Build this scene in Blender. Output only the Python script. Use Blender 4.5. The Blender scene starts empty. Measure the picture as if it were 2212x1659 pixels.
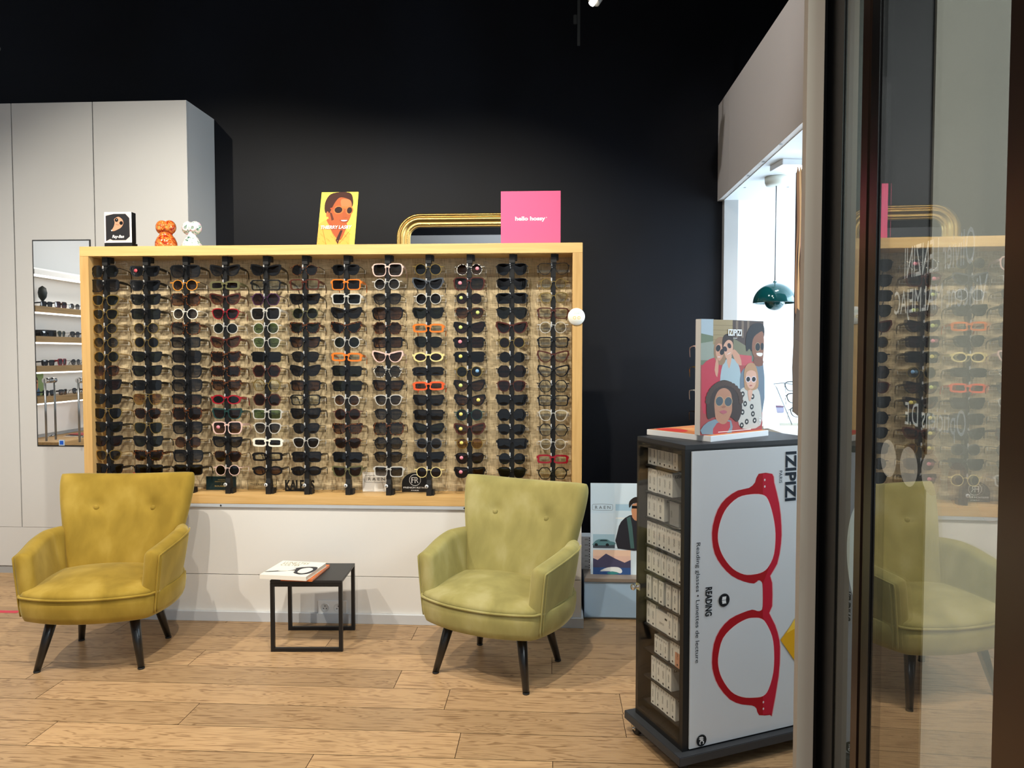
import bpy, bmesh, math, random
from mathutils import Vector, Matrix
random.seed(7)
# ------------------------------------------------------------------ camera, sky, lamps, exposure
SC = bpy.context.scene
COL = SC.collection
F, CX, CY, CAMZ = 1600.0, 1106.0, 829.5, 1.40
YAW, PITCH = math.radians(3.15), math.radians(2.31)
_f = Vector((-math.sin(YAW)*math.cos(PITCH), math.cos(YAW)*math.cos(PITCH), -math.sin(PITCH)))
_r = Vector((math.cos(YAW), math.sin(YAW), 0)); _u = _r.cross(_f)
CAM = Vector((0, 0, CAMZ))
cd = bpy.data.cameras.new('camera'); co = bpy.data.objects.new('camera', cd); COL.objects.link(co)
cd.sensor_width = 36; cd.sensor_fit = 'HORIZONTAL'; cd.lens = F/2212*36; cd.clip_start = .02
m = Matrix((( _r.x, _u.x, -_f.x, 0), (_r.y, _u.y, -_f.y, 0), (_r.z, _u.z, -_f.z, CAMZ), (0, 0, 0, 1)))
co.matrix_world = m; SC.camera = co
SC.view_settings.view_transform = 'Standard'; SC.view_settings.look = 'None'
SC.view_settings.exposure = 0.0; SC.view_settings.gamma = 1; SC.view_settings.use_curve_mapping = False
W = bpy.data.worlds.new('world'); SC.world = W; W.use_nodes = True
W.node_tree.nodes['Background'].inputs[0].default_value = (.80, .90, 1, 1)
W.node_tree.nodes['Background'].inputs[1].default_value = .55
def spot(name, loc, tgt, e, col=(1, .93, .82), size=70, blend=.5, r=.03):
    l = bpy.data.lights.new(name, 'SPOT'); l.energy = e; l.color = col; l.spot_size = math.radians(size); l.spot_blend = blend; l.shadow_soft_size = r
    o = bpy.data.objects.new(name, l); COL.objects.link(o); o.location = loc
    o.rotation_euler = (Vector(tgt)-Vector(loc)).to_track_quat('-Z', 'Y').to_euler(); return o
def area(name, loc, tgt, e, sx, sy, col):
    l = bpy.data.lights.new(name, 'AREA'); l.energy = e; l.color = col; l.shape = 'RECTANGLE'; l.size = sx; l.size_y = sy
    o = bpy.data.objects.new(name, l); COL.objects.link(o); o.location = loc
    o.rotation_euler = (Vector(tgt)-Vector(loc)).to_track_quat('-Z', 'Y').to_euler(); return o
WARM = (1, .92, .78)
spot('track_lamp', (-3.2, 1.55, 4.0), (-2.2, 3.8, 1.0), 300, WARM, 75)
spot('track_lamp', (-1.75, 1.6, 4.0), (-1.5, 3.8, 1.0), 270, WARM, 75)
spot('track_lamp', (-.3, 1.6, 4.0), (-.7, 3.8, 1.0), 270, WARM, 75)
spot('track_lamp', (.75, 1.9, 3.9), (-.1, 3.7, 1.0), 290, (1, .93, .82), 75)
spot('track_lamp', (-.6, .2, 4.0), (-1.2, 2.4, 0), 170, (1, .92, .8), 95)
area('shop_window_daylight', (2.75, 3.5, 1.75), (0, 3.7, 1.6), 85, 2.3, 1.3, (.72, .87, 1))
spot('alcove_lamp', (1.30, 3.95, 2.38), (1.5, 4.3, 1.0), 30, (.95, .97, 1), 130)
spot('track_lamp', (-1.2, 2.3, 4.3), (1.1, 3.95, 2.75), 190, (1, .97, .95), 38, .9)
area('lintel_fill', (0, -1.2, 4.3), (0, -3, 3.0), 60, 3, .4, (.95, .97, 1))  # added fill without a fixture, greys the rear lintel for the gilt mirror
area('entrance_daylight', (2.3, -.6, 2.6), (1.6, 2.0, 1.2), 105, 1.4, 1.4, (.88, .95, 1))
area('shelf_light', (-3.6, 2.2, 2.6), (-4.4, 2.4, 1.4), 16, 1.6, .3, (1, .97, .92))

# ------------------------------------------------------------------ projection helpers (photo pixel -> point in the room)
def ray(x, y): return (x-CX)/F*_r - (y-CY)/F*_u + _f
def atY(x, y, Y): d = ray(x, y); return CAM + d*(Y/d.y)
def atZ(x, y, Z): d = ray(x, y); return CAM + d*((Z-CAMZ)/d.z)
def atX(x, y, X): d = ray(x, y); return CAM + d*(X/d.x)
def atP(x, y, o, n): d = ray(x, y); return CAM + d*((o-CAM).dot(n)/d.dot(n))

# ------------------------------------------------------------------ materials
def lin(c):
    if isinstance(c, str): c = [int(c[i:i+2], 16)/255 for i in (0, 2, 4)]
    return tuple(v/12.92 if v <= .04045 else ((v+.055)/1.055)**2.4 for v in c) + (1,)
_M = {}
def newm(name):
    m = bpy.data.materials.new(name); m.use_nodes = True
    return m, m.node_tree, m.node_tree.nodes['Principled BSDF']
def pm(c, rough=.5, metal=0, coat=0, spec=.5, name=None):
    k = (c, rough, metal, coat, spec)
    if k in _M: return _M[k]
    m, t, b = newm(name or 'paint_'+str(c))
    b.inputs['Base Color'].default_value = lin(c); b.inputs['Roughness'].default_value = rough
    b.inputs['Metallic'].default_value = metal; b.inputs['Coat Weight'].default_value = coat
    b.inputs['Specular IOR Level'].default_value = spec
    _M[k] = m; return m
def emis(c, s):
    k = ('e', c, s)
    if k in _M: return _M[k]
    m, t, b = newm('lamp_glow'); b.inputs['Emission Color'].default_value = lin(c); b.inputs['Emission Strength'].default_value = s
    _M[k] = m; return m
def mixed(name, c1, c2, scale=(5, 5, 5), detail=4, rough=.6, lo=.35, hi=.65, sheen=0, bump=0, metal=0, coord='Object', dist=0, spec=.5):
    m, t, b = newm(name); N, L = t.nodes, t.links
    tc = N.new('ShaderNodeTexCoord'); mp = N.new('ShaderNodeMapping'); nz = N.new('ShaderNodeTexNoise'); cr = N.new('ShaderNodeValToRGB')
    mp.inputs['Scale'].default_value = scale; nz.inputs['Scale'].default_value = 1; nz.inputs['Detail'].default_value = detail
    nz.inputs['Distortion'].default_value = dist
    cr.color_ramp.elements[0].position = lo; cr.color_ramp.elements[1].position = hi
    cr.color_ramp.elements[0].color = lin(c1); cr.color_ramp.elements[1].color = lin(c2)
    L.new(tc.outputs[coord], mp.inputs[0]); L.new(mp.outputs[0], nz.inputs[0]); L.new(nz.outputs['Fac'], cr.inputs[0]); L.new(cr.outputs[0], b.inputs['Base Color'])
    b.inputs['Roughness'].default_value = rough; b.inputs['Sheen Weight'].default_value = sheen; b.inputs['Metallic'].default_value = metal
    b.inputs['Specular IOR Level'].default_value = spec
    if bump:
        bp = N.new('ShaderNodeBump'); bp.inputs['Strength'].default_value = bump; bp.inputs['Distance'].default_value = .002
        L.new(nz.outputs['Fac'], bp.inputs['Height']); L.new(bp.outputs[0], b.inputs['Normal'])
    return m
def lens_mat(name, top, bot, refl=.0):
    # tinted see-through lens: the tint itself fades from top to bottom
    m = bpy.data.materials.new(name); m.use_nodes = True; t = m.node_tree; N, L = t.nodes, t.links; N.clear()
    out = N.new('ShaderNodeOutputMaterial'); tr = N.new('ShaderNodeBsdfTransparent'); gl = N.new('ShaderNodeBsdfGlossy'); mx = N.new('ShaderNodeMixShader')
    gl.inputs['Roughness'].default_value = .03; gl.inputs['Color'].default_value = (1, 1, 1, 1)
    fr = N.new('ShaderNodeFresnel'); fr.inputs[0].default_value = 1.5
    tc = N.new('ShaderNodeTexCoord'); sp = N.new('ShaderNodeSeparateXYZ'); mr = N.new('ShaderNodeMapRange'); mc = N.new('ShaderNodeMix'); mc.data_type = 'RGBA'
    mr.inputs[1].default_value = -.022; mr.inputs[2].default_value = .018
    mc.inputs[6].default_value = lin(bot); mc.inputs[7].default_value = lin(top)
    L.new(tc.outputs['Object'], sp.inputs[0]); L.new(sp.outputs[2], mr.inputs[0]); L.new(mr.outputs[0], mc.inputs[0]); L.new(mc.outputs[2], tr.inputs[0])
    ad = N.new('ShaderNodeMath'); ad.operation = 'ADD'; ad.inputs[1].default_value = refl; L.new(fr.outputs[0], ad.inputs[0])
    L.new(ad.outputs[0], mx.inputs[0]); L.new(tr.outputs[0], mx.inputs[1]); L.new(gl.outputs[0], mx.inputs[2]); L.new(mx.outputs[0], out.inputs[0])
    return m
def glass_mat(name, tint, fac, rough=0.0):
    m = bpy.data.materials.new(name); m.use_nodes = True; t = m.node_tree; N, L = t.nodes, t.links; N.clear()
    out = N.new('ShaderNodeOutputMaterial'); tr = N.new('ShaderNodeBsdfTransparent'); gl = N.new('ShaderNodeBsdfGlossy'); mx = N.new('ShaderNodeMixShader')
    tr.inputs[0].default_value = lin(tint); gl.inputs['Roughness'].default_value = rough; gl.inputs['Color'].default_value = (.95, .95, .95, 1)
    mx.inputs[0].default_value = fac
    L.new(tr.outputs[0], mx.inputs[1]); L.new(gl.outputs[0], mx.inputs[2]); L.new(mx.outputs[0], out.inputs[0]); return m
def oak(name, c1, c2, axis, rough=.45):
    s = [60, 60, 60]; s[axis] = 3
    return mixed(name, c1, c2, tuple(s), 6, rough, .3, .7, bump=.05, dist=.6)
MATBLK = pm('0b0b0c', .55); BLKGLOSS = pm('0a0a0b', .2); BLKSAT = pm('101112', .4)
WHITE = pm('e9e8e4', .5); CABWHITE = pm('c6c6c5', .55); CHROME = pm('d8d8d8', .18, 1)
OAKX = oak('oak_along', 'c9a062', 'dab47a', 0); OAKZ = oak('oak_upright', 'c29a5e', 'd4ae72', 2)

# ------------------------------------------------------------------ mesh builder
class MB:
    def __init__(s): s.v = []; s.f = []; s.fm = []; s.mats = []; s.sm = []; s.M = None
    def mi(s, m):
        if m not in s.mats: s.mats.append(m)
        return s.mats.index(m)
    def add(s, vs, fs, m, smooth=False):
        o = len(s.v); s.v += [tuple(s.M @ Vector(p)) if s.M else tuple(p) for p in vs]; k = s.mi(m)
        for f in fs: s.f.append([i+o for i in f]); s.fm.append(k); s.sm.append(smooth)
        return s
    def box(s, lo, hi, m, bev=0):
        x0, y0, z0 = lo; x1, y1, z1 = hi
        if bev <= 0:
            vs = [(x0,y0,z0),(x1,y0,z0),(x1,y1,z0),(x0,y1,z0),(x0,y0,z1),(x1,y0,z1),(x1,y1,z1),(x0,y1,z1)]
            return s.add(vs, [(0,3,2,1),(4,5,6,7),(0,1,5,4),(1,2,6,5),(2,3,7,6),(3,0,4,7)], m)
        bm = bmesh.new(); bmesh.ops.create_cube(bm, size=1)
        for v in bm.verts: v.co = Vector(((x0+x1)/2+v.co.x*(x1-x0), (y0+y1)/2+v.co.y*(y1-y0), (z0+z1)/2+v.co.z*(z1-z0)))
        bmesh.ops.bevel(bm, geom=bm.edges[:], offset=bev, segments=2, affect='EDGES')
        bm.verts.ensure_lookup_table(); s.add([v.co[:] for v in bm.verts], [[v.index for v in f.verts] for f in bm.faces], m); bm.free(); return s
    def prism(s, pts, y0, y1, m, plane='XZ', smooth=False):
        n = len(pts)
        def P(a, b, c): return {'XZ': (a, c, b), 'XY': (a, b, c), 'YZ': (c, a, b)}[plane]
        vs = [P(a, b, y0) for a, b in pts] + [P(a, b, y1) for a, b in pts]
        fs = [list(range(n)), list(range(2*n-1, n-1, -1))]
        s.add(vs, fs, m); s.add(vs, [(i, (i+1) % n, n+(i+1) % n, n+i) for i in range(n)], m, smooth); return s
    def tube(s, path, r, m, n=8, closed=False, cap=True):
        P = [Vector(p) for p in path]; R = r if isinstance(r, (list, tuple)) else [r]*len(P)
        vs = []; fs = []; k = len(P); prev = None
        for i, p in enumerate(P):
            a = P[(i-1) % k] if (closed or i > 0) else p; b = P[(i+1) % k] if (closed or i < k-1) else p
            t = (b-a).normalized()
            if prev is None: u = t.orthogonal().normalized()
            else: u = (prev - t*prev.dot(t)).normalized()
            prev = u; w = t.cross(u)
            for j in range(n):
                an = 2*math.pi*j/n; vs.append(tuple(p+(u*math.cos(an)+w*math.sin(an))*R[i]))
        for i in range(k if closed else k-1):
            for j in range(n):
                a = i*n+j; b = i*n+(j+1) % n; c = ((i+1) % k)*n+(j+1) % n; d = ((i+1) % k)*n+j; fs.append((a, b, c, d))
        s.add(vs, fs, m, True)
        if cap and not closed: s.add(vs[:n], [list(range(n-1, -1, -1))], m); s.add(vs[-n:], [list(range(n))], m)
        return s
    def lathe(s, prof, m, c=(0, 0, 0), n=32, axis='Z'):
        vs = []; fs = []
        for r, z in prof:
            for j in range(n):
                a = 2*math.pi*j/n; x, y = r*math.cos(a), r*math.sin(a)
                p = {'Z': (x, y, z), 'Y': (x, z, y), 'X': (z, x, y)}[axis]; vs.append((c[0]+p[0], c[1]+p[1], c[2]+p[2]))
        for i in range(len(prof)-1):
            for j in range(n): fs.append((i*n+j, i*n+(j+1) % n, (i+1)*n+(j+1) % n, (i+1)*n+j))
        return s.add(vs, fs, m, True)
    def sphere(s, c, r, m, n=20, sc=(1, 1, 1)):
        prof = [(max(1e-5, math.sin(math.pi*i/12)), -math.cos(math.pi*i/12)) for i in range(13)]
        vs = []; fs = []
        for a, z in prof:
            for j in range(n):
                t = 2*math.pi*j/n; vs.append((c[0]+r*sc[0]*a*math.cos(t), c[1]+r*sc[1]*a*math.sin(t), c[2]+r*sc[2]*z))
        for i in range(12):
            for j in range(n): fs.append((i*n+j, i*n+(j+1) % n, (i+1)*n+(j+1) % n, (i+1)*n+j))
        return s.add(vs, fs, m, True)
    def mesh(s, name):
        me = bpy.data.meshes.new(name); me.from_pydata(s.v, [], s.f)
        for mt in s.mats: me.materials.append(mt)
        for i, p in enumerate(me.polygons): p.material_index = s.fm[i]; p.use_smooth = s.sm[i]
        me.update()
        bm = bmesh.new(); bm.from_mesh(me); bmesh.ops.remove_doubles(bm, verts=bm.verts, dist=1e-6); bmesh.ops.recalc_face_normals(bm, faces=bm.faces); bm.to_mesh(me); bm.free()
        return me
    def build(s, name, parent=None, loc=None, rot=None):
        o = bpy.data.objects.new(name, s.mesh(name)); COL.objects.link(o)
        if parent: o.parent = parent
        if loc is not None: o.location = loc
        if rot is not None: o.rotation_euler = rot
        return o
def subsurf(o, n=1):
    md = o.modifiers.new('smooth', 'SUBSURF'); md.levels = n; md.render_levels = n; return o
def tag(o, label, cat, group=None, kind=None):
    o['label'] = label; o['category'] = cat
    if group: o['group'] = group
    if kind: o['kind'] = kind
    return o
def thing(name, label, cat, loc=(0, 0, 0), rz=0, group=None):
    o = bpy.data.objects.new(name, None); o.empty_display_size = .05; COL.objects.link(o)
    o.location = loc; o.rotation_euler = (0, 0, rz) if not isinstance(rz, tuple) else rz
    return tag(o, label, cat, group)
def struct(name, mb): o = mb.build(name); o['kind'] = 'structure'; return o
def smooth_loop(pts, k=6):
    out = []; n = len(pts)
    for i in range(n):
        p0, p1, p2, p3 = pts[i-1], pts[i], pts[(i+1) % n], pts[(i+2) % n]
        for j in range(k):
            t = j/k; out.append(tuple(.5*((2*p1[a])+(-p0[a]+p2[a])*t+(2*p0[a]-5*p1[a]+4*p2[a]-p3[a])*t*t+(-p0[a]+3*p1[a]-3*p2[a]+p3[a])*t**3) for a in (0, 1)))
    return out
# ------------------------------------------------------------------ lettering
_T = {}
def text_geo(txt, bold=0.0, shear=0.0):
    k = (txt, bold, shear)
    if k in _T: return _T[k]
    cu = bpy.data.curves.new('lettering', 'FONT'); cu.body = txt; cu.size = 1; cu.offset = bold; cu.shear = shear; cu.resolution_u = 3
    o = bpy.data.objects.new('lettering', cu); COL.objects.link(o)
    dg = bpy.context.evaluated_depsgraph_get(); dg.update(); me = o.evaluated_get(dg).to_mesh()
    vs = [(v.co.x, v.co.y) for v in me.vertices]; fs = [list(p.vertices) for p in me.polygons]
    o.evaluated_get(dg).to_mesh_clear(); bpy.data.objects.remove(o); bpy.data.curves.remove(cu)
    x0 = min(v[0] for v in vs); x1 = max(v[0] for v in vs); y0 = min(v[1] for v in vs); y1 = max(v[1] for v in vs)
    vs = [((x-x0)/(x1-x0), (y-y0)/(y1-y0)) for x, y in vs]
    _T[k] = (vs, fs, (x1-x0)/(y1-y0)); return _T[k]
class Print:
    """flat printing on a face: (a, b) plane coordinates -> o + a*A + b*B, stacked in thin ink layers along n"""
    def __init__(s, o, A, B, n, mb=None, step=.0001, start=1):
        s.o, s.A, s.B, s.n = Vector(o), Vector(A), Vector(B), Vector(n); s.mb = mb or MB(); s.k = start; s.step = step; s.rough = .45
    def _p(s, a, b): return tuple(s.o + s.A*a + s.B*b + s.n*(s.k*s.step))
    def mat(s, c): return c if not isinstance(c, str) else pm(c, max(s.rough, .6), 0, 0, .2)
    def poly(s, pts, c, sm=0):
        if sm: pts = smooth_loop(pts, sm)
        s.mb.add([s._p(*p) for p in pts], [list(range(len(pts)))], s.mat(c)); s.k += 1
    def rect(s, a0, b0, a1, b1, c): s.poly([(a0, b0), (a1, b0), (a1, b1), (a0, b1)], c)
    def ell(s, a, b, ra, rb, c, rot=0, n=28):
        cr, sr = math.cos(rot), math.sin(rot)
        s.poly([(a+ra*math.cos(t)*cr-rb*math.sin(t)*sr, b+ra*math.cos(t)*sr+rb*math.sin(t)*cr) for t in [2*math.pi*i/n for i in range(n)]], c)
    def ring(s, pts, w, c):
        n = len(pts); cx = sum(p[0] for p in pts)/n; cy = sum(p[1] for p in pts)/n
        q = []
        for x, y in pts:
            d = math.hypot(x-cx, y-cy) or 1; q.append((x-(x-cx)/d*w, y-(y-cy)/d*w))
        s.mb.add([s._p(*p) for p in pts+q], [(i, (i+1) % n, n+(i+1) % n, n+i) for i in range(n)], s.mat(c)); s.k += 1
    def line(s, p, q, w, c):
        dx, dy = q[0]-p[0], q[1]-p[1]; d = math.hypot(dx, dy) or 1; nx, ny = -dy/d*w/2, dx/d*w/2
        s.poly([(p[0]+nx, p[1]+ny), (p[0]-nx, p[1]-ny), (q[0]-nx, q[1]-ny), (q[0]+nx, q[1]+ny)], c)
    def text(s, txt, a0, b0, a1, b1, c, rot=0, bold=0.0, shear=0.0):
        """fit the lettering to the rectangle; rot=90 reads downwards, -1 mirrors"""
        vs, fs, _ = text_geo(txt, bold, shear); P = []
        for x, y in vs:
            if rot == 90: P.append((a0+(a1-a0)*y, b1-(b1-b0)*x))
            else: P.append((a0+(a1-a0)*x, b0+(b1-b0)*y))
        s.mb.add([s._p(*p) for p in P], fs, s.mat(c)); s.k += 1
    def build(s, name, parent=None): return s.mb.build(name, parent)
# ------------------------------------------------------------------ the setting
D = 3.75          # front of the sunglasses display
WY = 4.88         # black back wall
BLACKW = mixed('black_wall_paint', '0b0d13', '11151e', (1.2, 1.2, .8), 5, .55, spec=.22)
def quad(name, pts, m): mb = MB(); mb.add(pts, [list(range(len(pts)))], m); return struct(name, mb)
def slab(name, lo, hi, m, bev=0): mb = MB(); mb.box(lo, hi, m, bev); return struct(name, mb)
# floor: oak planks along X, each board its own strip, tone and grain
def floor():
    m, t, b = newm('oak_planks'); N, L = t.nodes, t.links
    at = N.new('ShaderNodeAttribute'); at.attribute_name = 'board'; tc = N.new('ShaderNodeTexCoord')
    sc = N.new('ShaderNodeVectorMath'); sc.operation = 'SCALE'; sc.inputs[3].default_value = 31
    ad = N.new('ShaderNodeVectorMath'); L.new(at.outputs['Color'], sc.inputs[0]); L.new(tc.outputs['Object'], ad.inputs[0]); L.new(sc.outputs[0], ad.inputs[1])
    mp = N.new('ShaderNodeMapping'); mp.inputs['Scale'].default_value = (1.1, 9, 1); L.new(ad.outputs[0], mp.inputs[0])
    n1 = N.new('ShaderNodeTexNoise'); n1.inputs['Scale'].default_value = 2.2; n1.inputs['Detail'].default_value = 3; n1.inputs['Distortion'].default_value = .7; L.new(mp.outputs[0], n1.inputs[0])
    # growth rings: bands of the broad noise
    mu = N.new('ShaderNodeMath'); mu.operation = 'MULTIPLY'; mu.inputs[1].default_value = 62; L.new(n1.outputs['Fac'], mu.inputs[0])
    si = N.new('ShaderNodeMath'); si.operation = 'SINE'; L.new(mu.outputs[0], si.inputs[0])
    mp2 = N.new('ShaderNodeMapping'); mp2.inputs['Scale'].default_value = (5, 150, 1); L.new(ad.outputs[0], mp2.inputs[0])
    n2 = N.new('ShaderNodeTexNoise'); n2.inputs['Scale'].default_value = 1; n2.inputs['Detail'].default_value = 5; L.new(mp2.outputs[0], n2.inputs[0])
    r1 = N.new('ShaderNodeMapRange'); r1.inputs[1].default_value = -.1; r1.inputs[2].default_value = 1; L.new(si.outputs[0], r1.inputs[0])
    ml = N.new('ShaderNodeMath'); ml.operation = 'MULTIPLY'; L.new(r1.outputs[0], ml.inputs[0])
    r2 = N.new('ShaderNodeMapRange'); r2.inputs[1].default_value = .36; r2.inputs[2].default_value = .60; L.new(n2.outputs['Fac'], r2.inputs[0]); L.new(r2.outputs[0], ml.inputs[1])
    mx = N.new('ShaderNodeMix'); mx.data_type = 'RGBA'; mx.inputs[6].default_value = lin('b5946d'); mx.inputs[7].default_value = lin('6e4e32')
    fc = N.new('ShaderNodeMath'); fc.operation = 'MULTIPLY'; fc.inputs[1].default_value = .72; L.new(ml.outputs[0], fc.inputs[0]); L.new(fc.outputs[0], mx.inputs[0])
    n3 = N.new('ShaderNodeTexNoise'); n3.inputs['Scale'].default_value = 3; n3.inputs['Detail'].default_value = 2; L.new(ad.outputs[0], n3.inputs[0])
    hv = N.new('ShaderNodeHueSaturation'); L.new(mx.outputs[2], hv.inputs['Color'])
    sp = N.new('ShaderNodeSeparateColor'); L.new(at.outputs['Color'], sp.inputs[0])
    mv = N.new('ShaderNodeMapRange'); mv.inputs[3].default_value = .80; mv.inputs[4].default_value = 1.08; L.new(sp.outputs[0], mv.inputs[0])
    m3 = N.new('ShaderNodeMapRange'); m3.inputs[3].default_value = .85; m3.inputs[4].default_value = 1.15; L.new(n3.outputs['Fac'], m3.inputs[0])
    mm = N.new('ShaderNodeMath'); mm.operation = 'MULTIPLY'; L.new(mv.outputs[0], mm.inputs[0]); L.new(m3.outputs[0], mm.inputs[1]); L.new(mm.outputs[0], hv.inputs['Value'])
    L.new(hv.outputs[0], b.inputs['Base Color']); b.inputs['Roughness'].default_value = .38; b.inputs['Specular IOR Level'].default_value = .4
    mb = MB(); gap = pm('4a3523', .8); mb.add([(-4.5, -4, -.004), (3.2, -4, -.004), (3.2, 5, -.004), (-4.5, 5, -.004)], [(0, 1, 2, 3)], gap)
    base = atZ(400, 1518, 0).y; w = .1745
    J = {0: [(866, 1395.0-0)], }
    seen = {}   # joints read from the photo, in plank rows counted from the line at y=1518
    def row_of(y): return int(math.floor((y-base)/w))
    for px, py in ((856, 1474), (1342, 1520), (1540, 1475), (1192, 1445), (421, 1424), (79, 1452), (704, 1396), (105, 1490), (964, 1517), (408, 1542), (1349, 1570), (96, 1580), (990, 1606), (671, 1641), (1194, 1650)):
        p = atZ(px, py, 0); seen.setdefault(row_of(p.y), []).append(p.x)
    cols = []
    rng = random.Random(3)
    for r in range(int((-4-base)/w)-1, int((5-base)/w)+1):
        y0, y1 = max(base+r*w, -4), min(base+(r+1)*w, 5)
        if y1 <= y0: continue
        js = sorted(seen.get(r, []))
        x = (js[0] if js else -4.5+rng.random()*1.9)
        xs = [x] if not js else js
        while xs[0] > -4.5: xs.insert(0, xs[0]-rng.uniform(1.2, 2.0))
        while xs[-1] < 3.2: xs.append(xs[-1]+rng.uniform(1.2, 2.0))
        for a, c in zip(xs, xs[1:]):
            a, c = max(a, -4.5), min(c, 3.2)
            if c <= a: continue
            g = .0012; mb.add([(a+g, y0+g, 0), (c-g, y0+g, 0), (c-g, y1-g, 0), (a+g, y1-g, 0)], [(0, 1, 2, 3)], m); cols.append((rng.random(), rng.random(), rng.random(), 1))
    me = bpy.data.meshes.new('floor'); me.from_pydata(mb.v, [], mb.f)
    for mt in mb.mats: me.materials.append(mt)
    for i, p in enumerate(me.polygons): p.material_index = mb.fm[i]
    ca = me.color_attributes.new('board', 'FLOAT_COLOR', 'CORNER')
    for i, p in enumerate(me.polygons):
        c = (0, 0, 0, 1) if i == 0 else cols[i-1]
        for li in p.loop_indices: ca.data[li].color = c
    o = bpy.data.objects.new('floor', me); COL.objects.link(o); o['kind'] = 'structure'
floor()
mb = MB(); mb.box((-4.5, WY, 0), (1.16, WY+.1, 4.9), BLACKW); mb.box((1.16, WY, 2.6), (3.2, WY+.1, 4.9), BLACKW); struct('wall_back', mb)
slab('wall_right', (3.1, 2.1, 3.0), (3.2, WY, 4.9), BLACKW)
slab('wall_left', (-4.6, -4, 0), (-4.5, WY, 4.9), CABWHITE)
slab('ceiling', (-4.6, -4, 4.8), (3.2, 5, 4.9), BLACKW)
# lintel over the open shop entrance behind the camera, black above
mb = MB(); mb.box((-4.5, -3.1, 2.6), (3.2, -3.0, 3.42), pm('b9bdc2', .6)); mb.box((-4.5, -3.1, 3.42), (3.2, -3.0, 4.8), BLACKW); struct('wall_rear', mb)
# white bulkhead over the shop window, with its panel joint
SX = atY(1550, 435, WY-.002).x; SZ0 = atY(1550, 435, WY).z; SZ1 = atY(1550, 228, WY).z
seamY = WY-.30
mb = MB(); GREYW = pm('cfc9c4', .5)
mb.box((SX, 2.12, SZ0), (3.0, seamY-.003, SZ1), GREYW); mb.box((SX, seamY, SZ0), (3.0, WY, SZ1), GREYW)
struct('trim_1', mb)
mb = MB(); mb.box((SX+.03, 2.2, SZ0-.004), (2.9, WY-.02, SZ0-.0005), pm('eef3f6', .5))
for px, py in ((1617, 380), (1649, 350), (1687, 312), (1609, 405), (1702, 404)):
    p = atZ(px, py, SZ0-.004); mb.box((p.x-.006, p.y-.006, SZ0-.0055), (p.x+.006, p.y+.006, SZ0-.0035), pm('8d9498', .5))
struct('trim_2', mb)
# pillar and the white back of the window bay
PX0 = atY(1565, 435, WY-.06).x; PX1 = atY(1593, 600, WY-.06).x
slab('trim_3', (PX0, WY-.06, 0), (PX1, WY+.1, SZ0), pm('a9a9a8', .55))
slab('wall_window_bay', (PX1, WY-.03, 0), (3.0, WY+.1, SZ0), pm('eef4f8', .6))
slab('trim_11', (3.0, 2.1, 0), (3.1, 4.98, .9), pm('e6eaee', .5))
slab('trim_12', (3.0, 2.1, 2.45), (3.1, 4.98, SZ1), pm('e6eaee', .5))
# shop window in the street side of the bay
mb = MB(); FRM = pm('1b1c1e', .4)
for y in (2.15, 3.5, 4.85): mb.box((3.0, y-.03, .9), (3.06, y+.03, 2.45), FRM)
mb.box((3.0, 2.15, .9), (3.06, 4.85, .96), FRM); mb.box((3.0, 2.15, 2.39), (3.06, 4.85, 2.45), FRM)
struct('window_1', mb)
# front wall end (white post), door pocket and the wall seen through the glass
P0 = atY(1725, 830, 2.03).x; P1 = atY(1769, 830, 2.0).x
POST = pm('cdc4b8', .55)
slab('wall_front', (P0, 2.0, 0), (P1, 2.03, 4.8), POST)
BX = atY(2006, 830, 2.02).x
slab('trim_4', (P1, 2.03, 0), (BX, 2.12, 4.8), pm('0a0a0b', .5))
slab('wall_entrance', (BX, 2.02, 0), (3.2, 2.12, 4.8), pm('b4b2a6', .75))
# sliding glass doors
TH = math.radians(2.25); DD = Vector((math.sin(TH), math.cos(TH), 0)); DN = Vector((-math.cos(TH), math.sin(TH), 0))
def leaf(name, c, x_far, x_near, glass, stiles, decals=None, zt=4.6):
    """glass leaf standing on the line X = c + tan(TH) (Y-1.5), between two photo columns"""
    O = Vector((c, 1.5, 0))
    def tt(px): return (atP(px, 830, O, DN)-O).dot(DD)
    a, b = tt(x_far), tt(x_near)
    root = bpy.data.objects.new(name, None); COL.objects.link(root); root['kind'] = 'structure'
    Mx = Matrix(((-DN.x, DD.x, 0, O.x), (-DN.y, DD.y, 0, O.y), (0, 0, 1, 0), (0, 0, 0, 1)))   # local x = outwards, y along the leaf
    root.matrix_world = Mx
    g = MB(); g.box((0, b, .02), (.008, a, zt), glass); g.build('glass_pane', root)
    for (p, q, th, mt, nm, x0) in stiles:
        u, v = tt(p), tt(q); s = MB(); s.box((x0, min(u, v), 0), (x0+th, max(u, v), zt+.05), mt, .004); s.build(nm, root)
    return root, O, tt
GL = glass_mat('coated_door_glass', 'e8e8e4', .30)
GL2 = glass_mat('side_glass', 'd6dcd6', .26)
BRONZE = pm('4a3a32', .32, .75); GASK = pm('08090b', .35); STEEL = pm('55504f', .3, .6)
leaf('door_1', .59, 1893, 2170, GL, [(1893, 1873, .03, GASK, 'gasket', -.004), (1873, 1856, .034, BRONZE, 'door_stile', -.006), (2170, 2290, .04, BRONZE, 'door_stile', -.006)])
leaf('window_2', .705, 1815, 1862, GL2, [(1815, 1772, .05, GASK, 'window_stile', -.004)])
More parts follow.
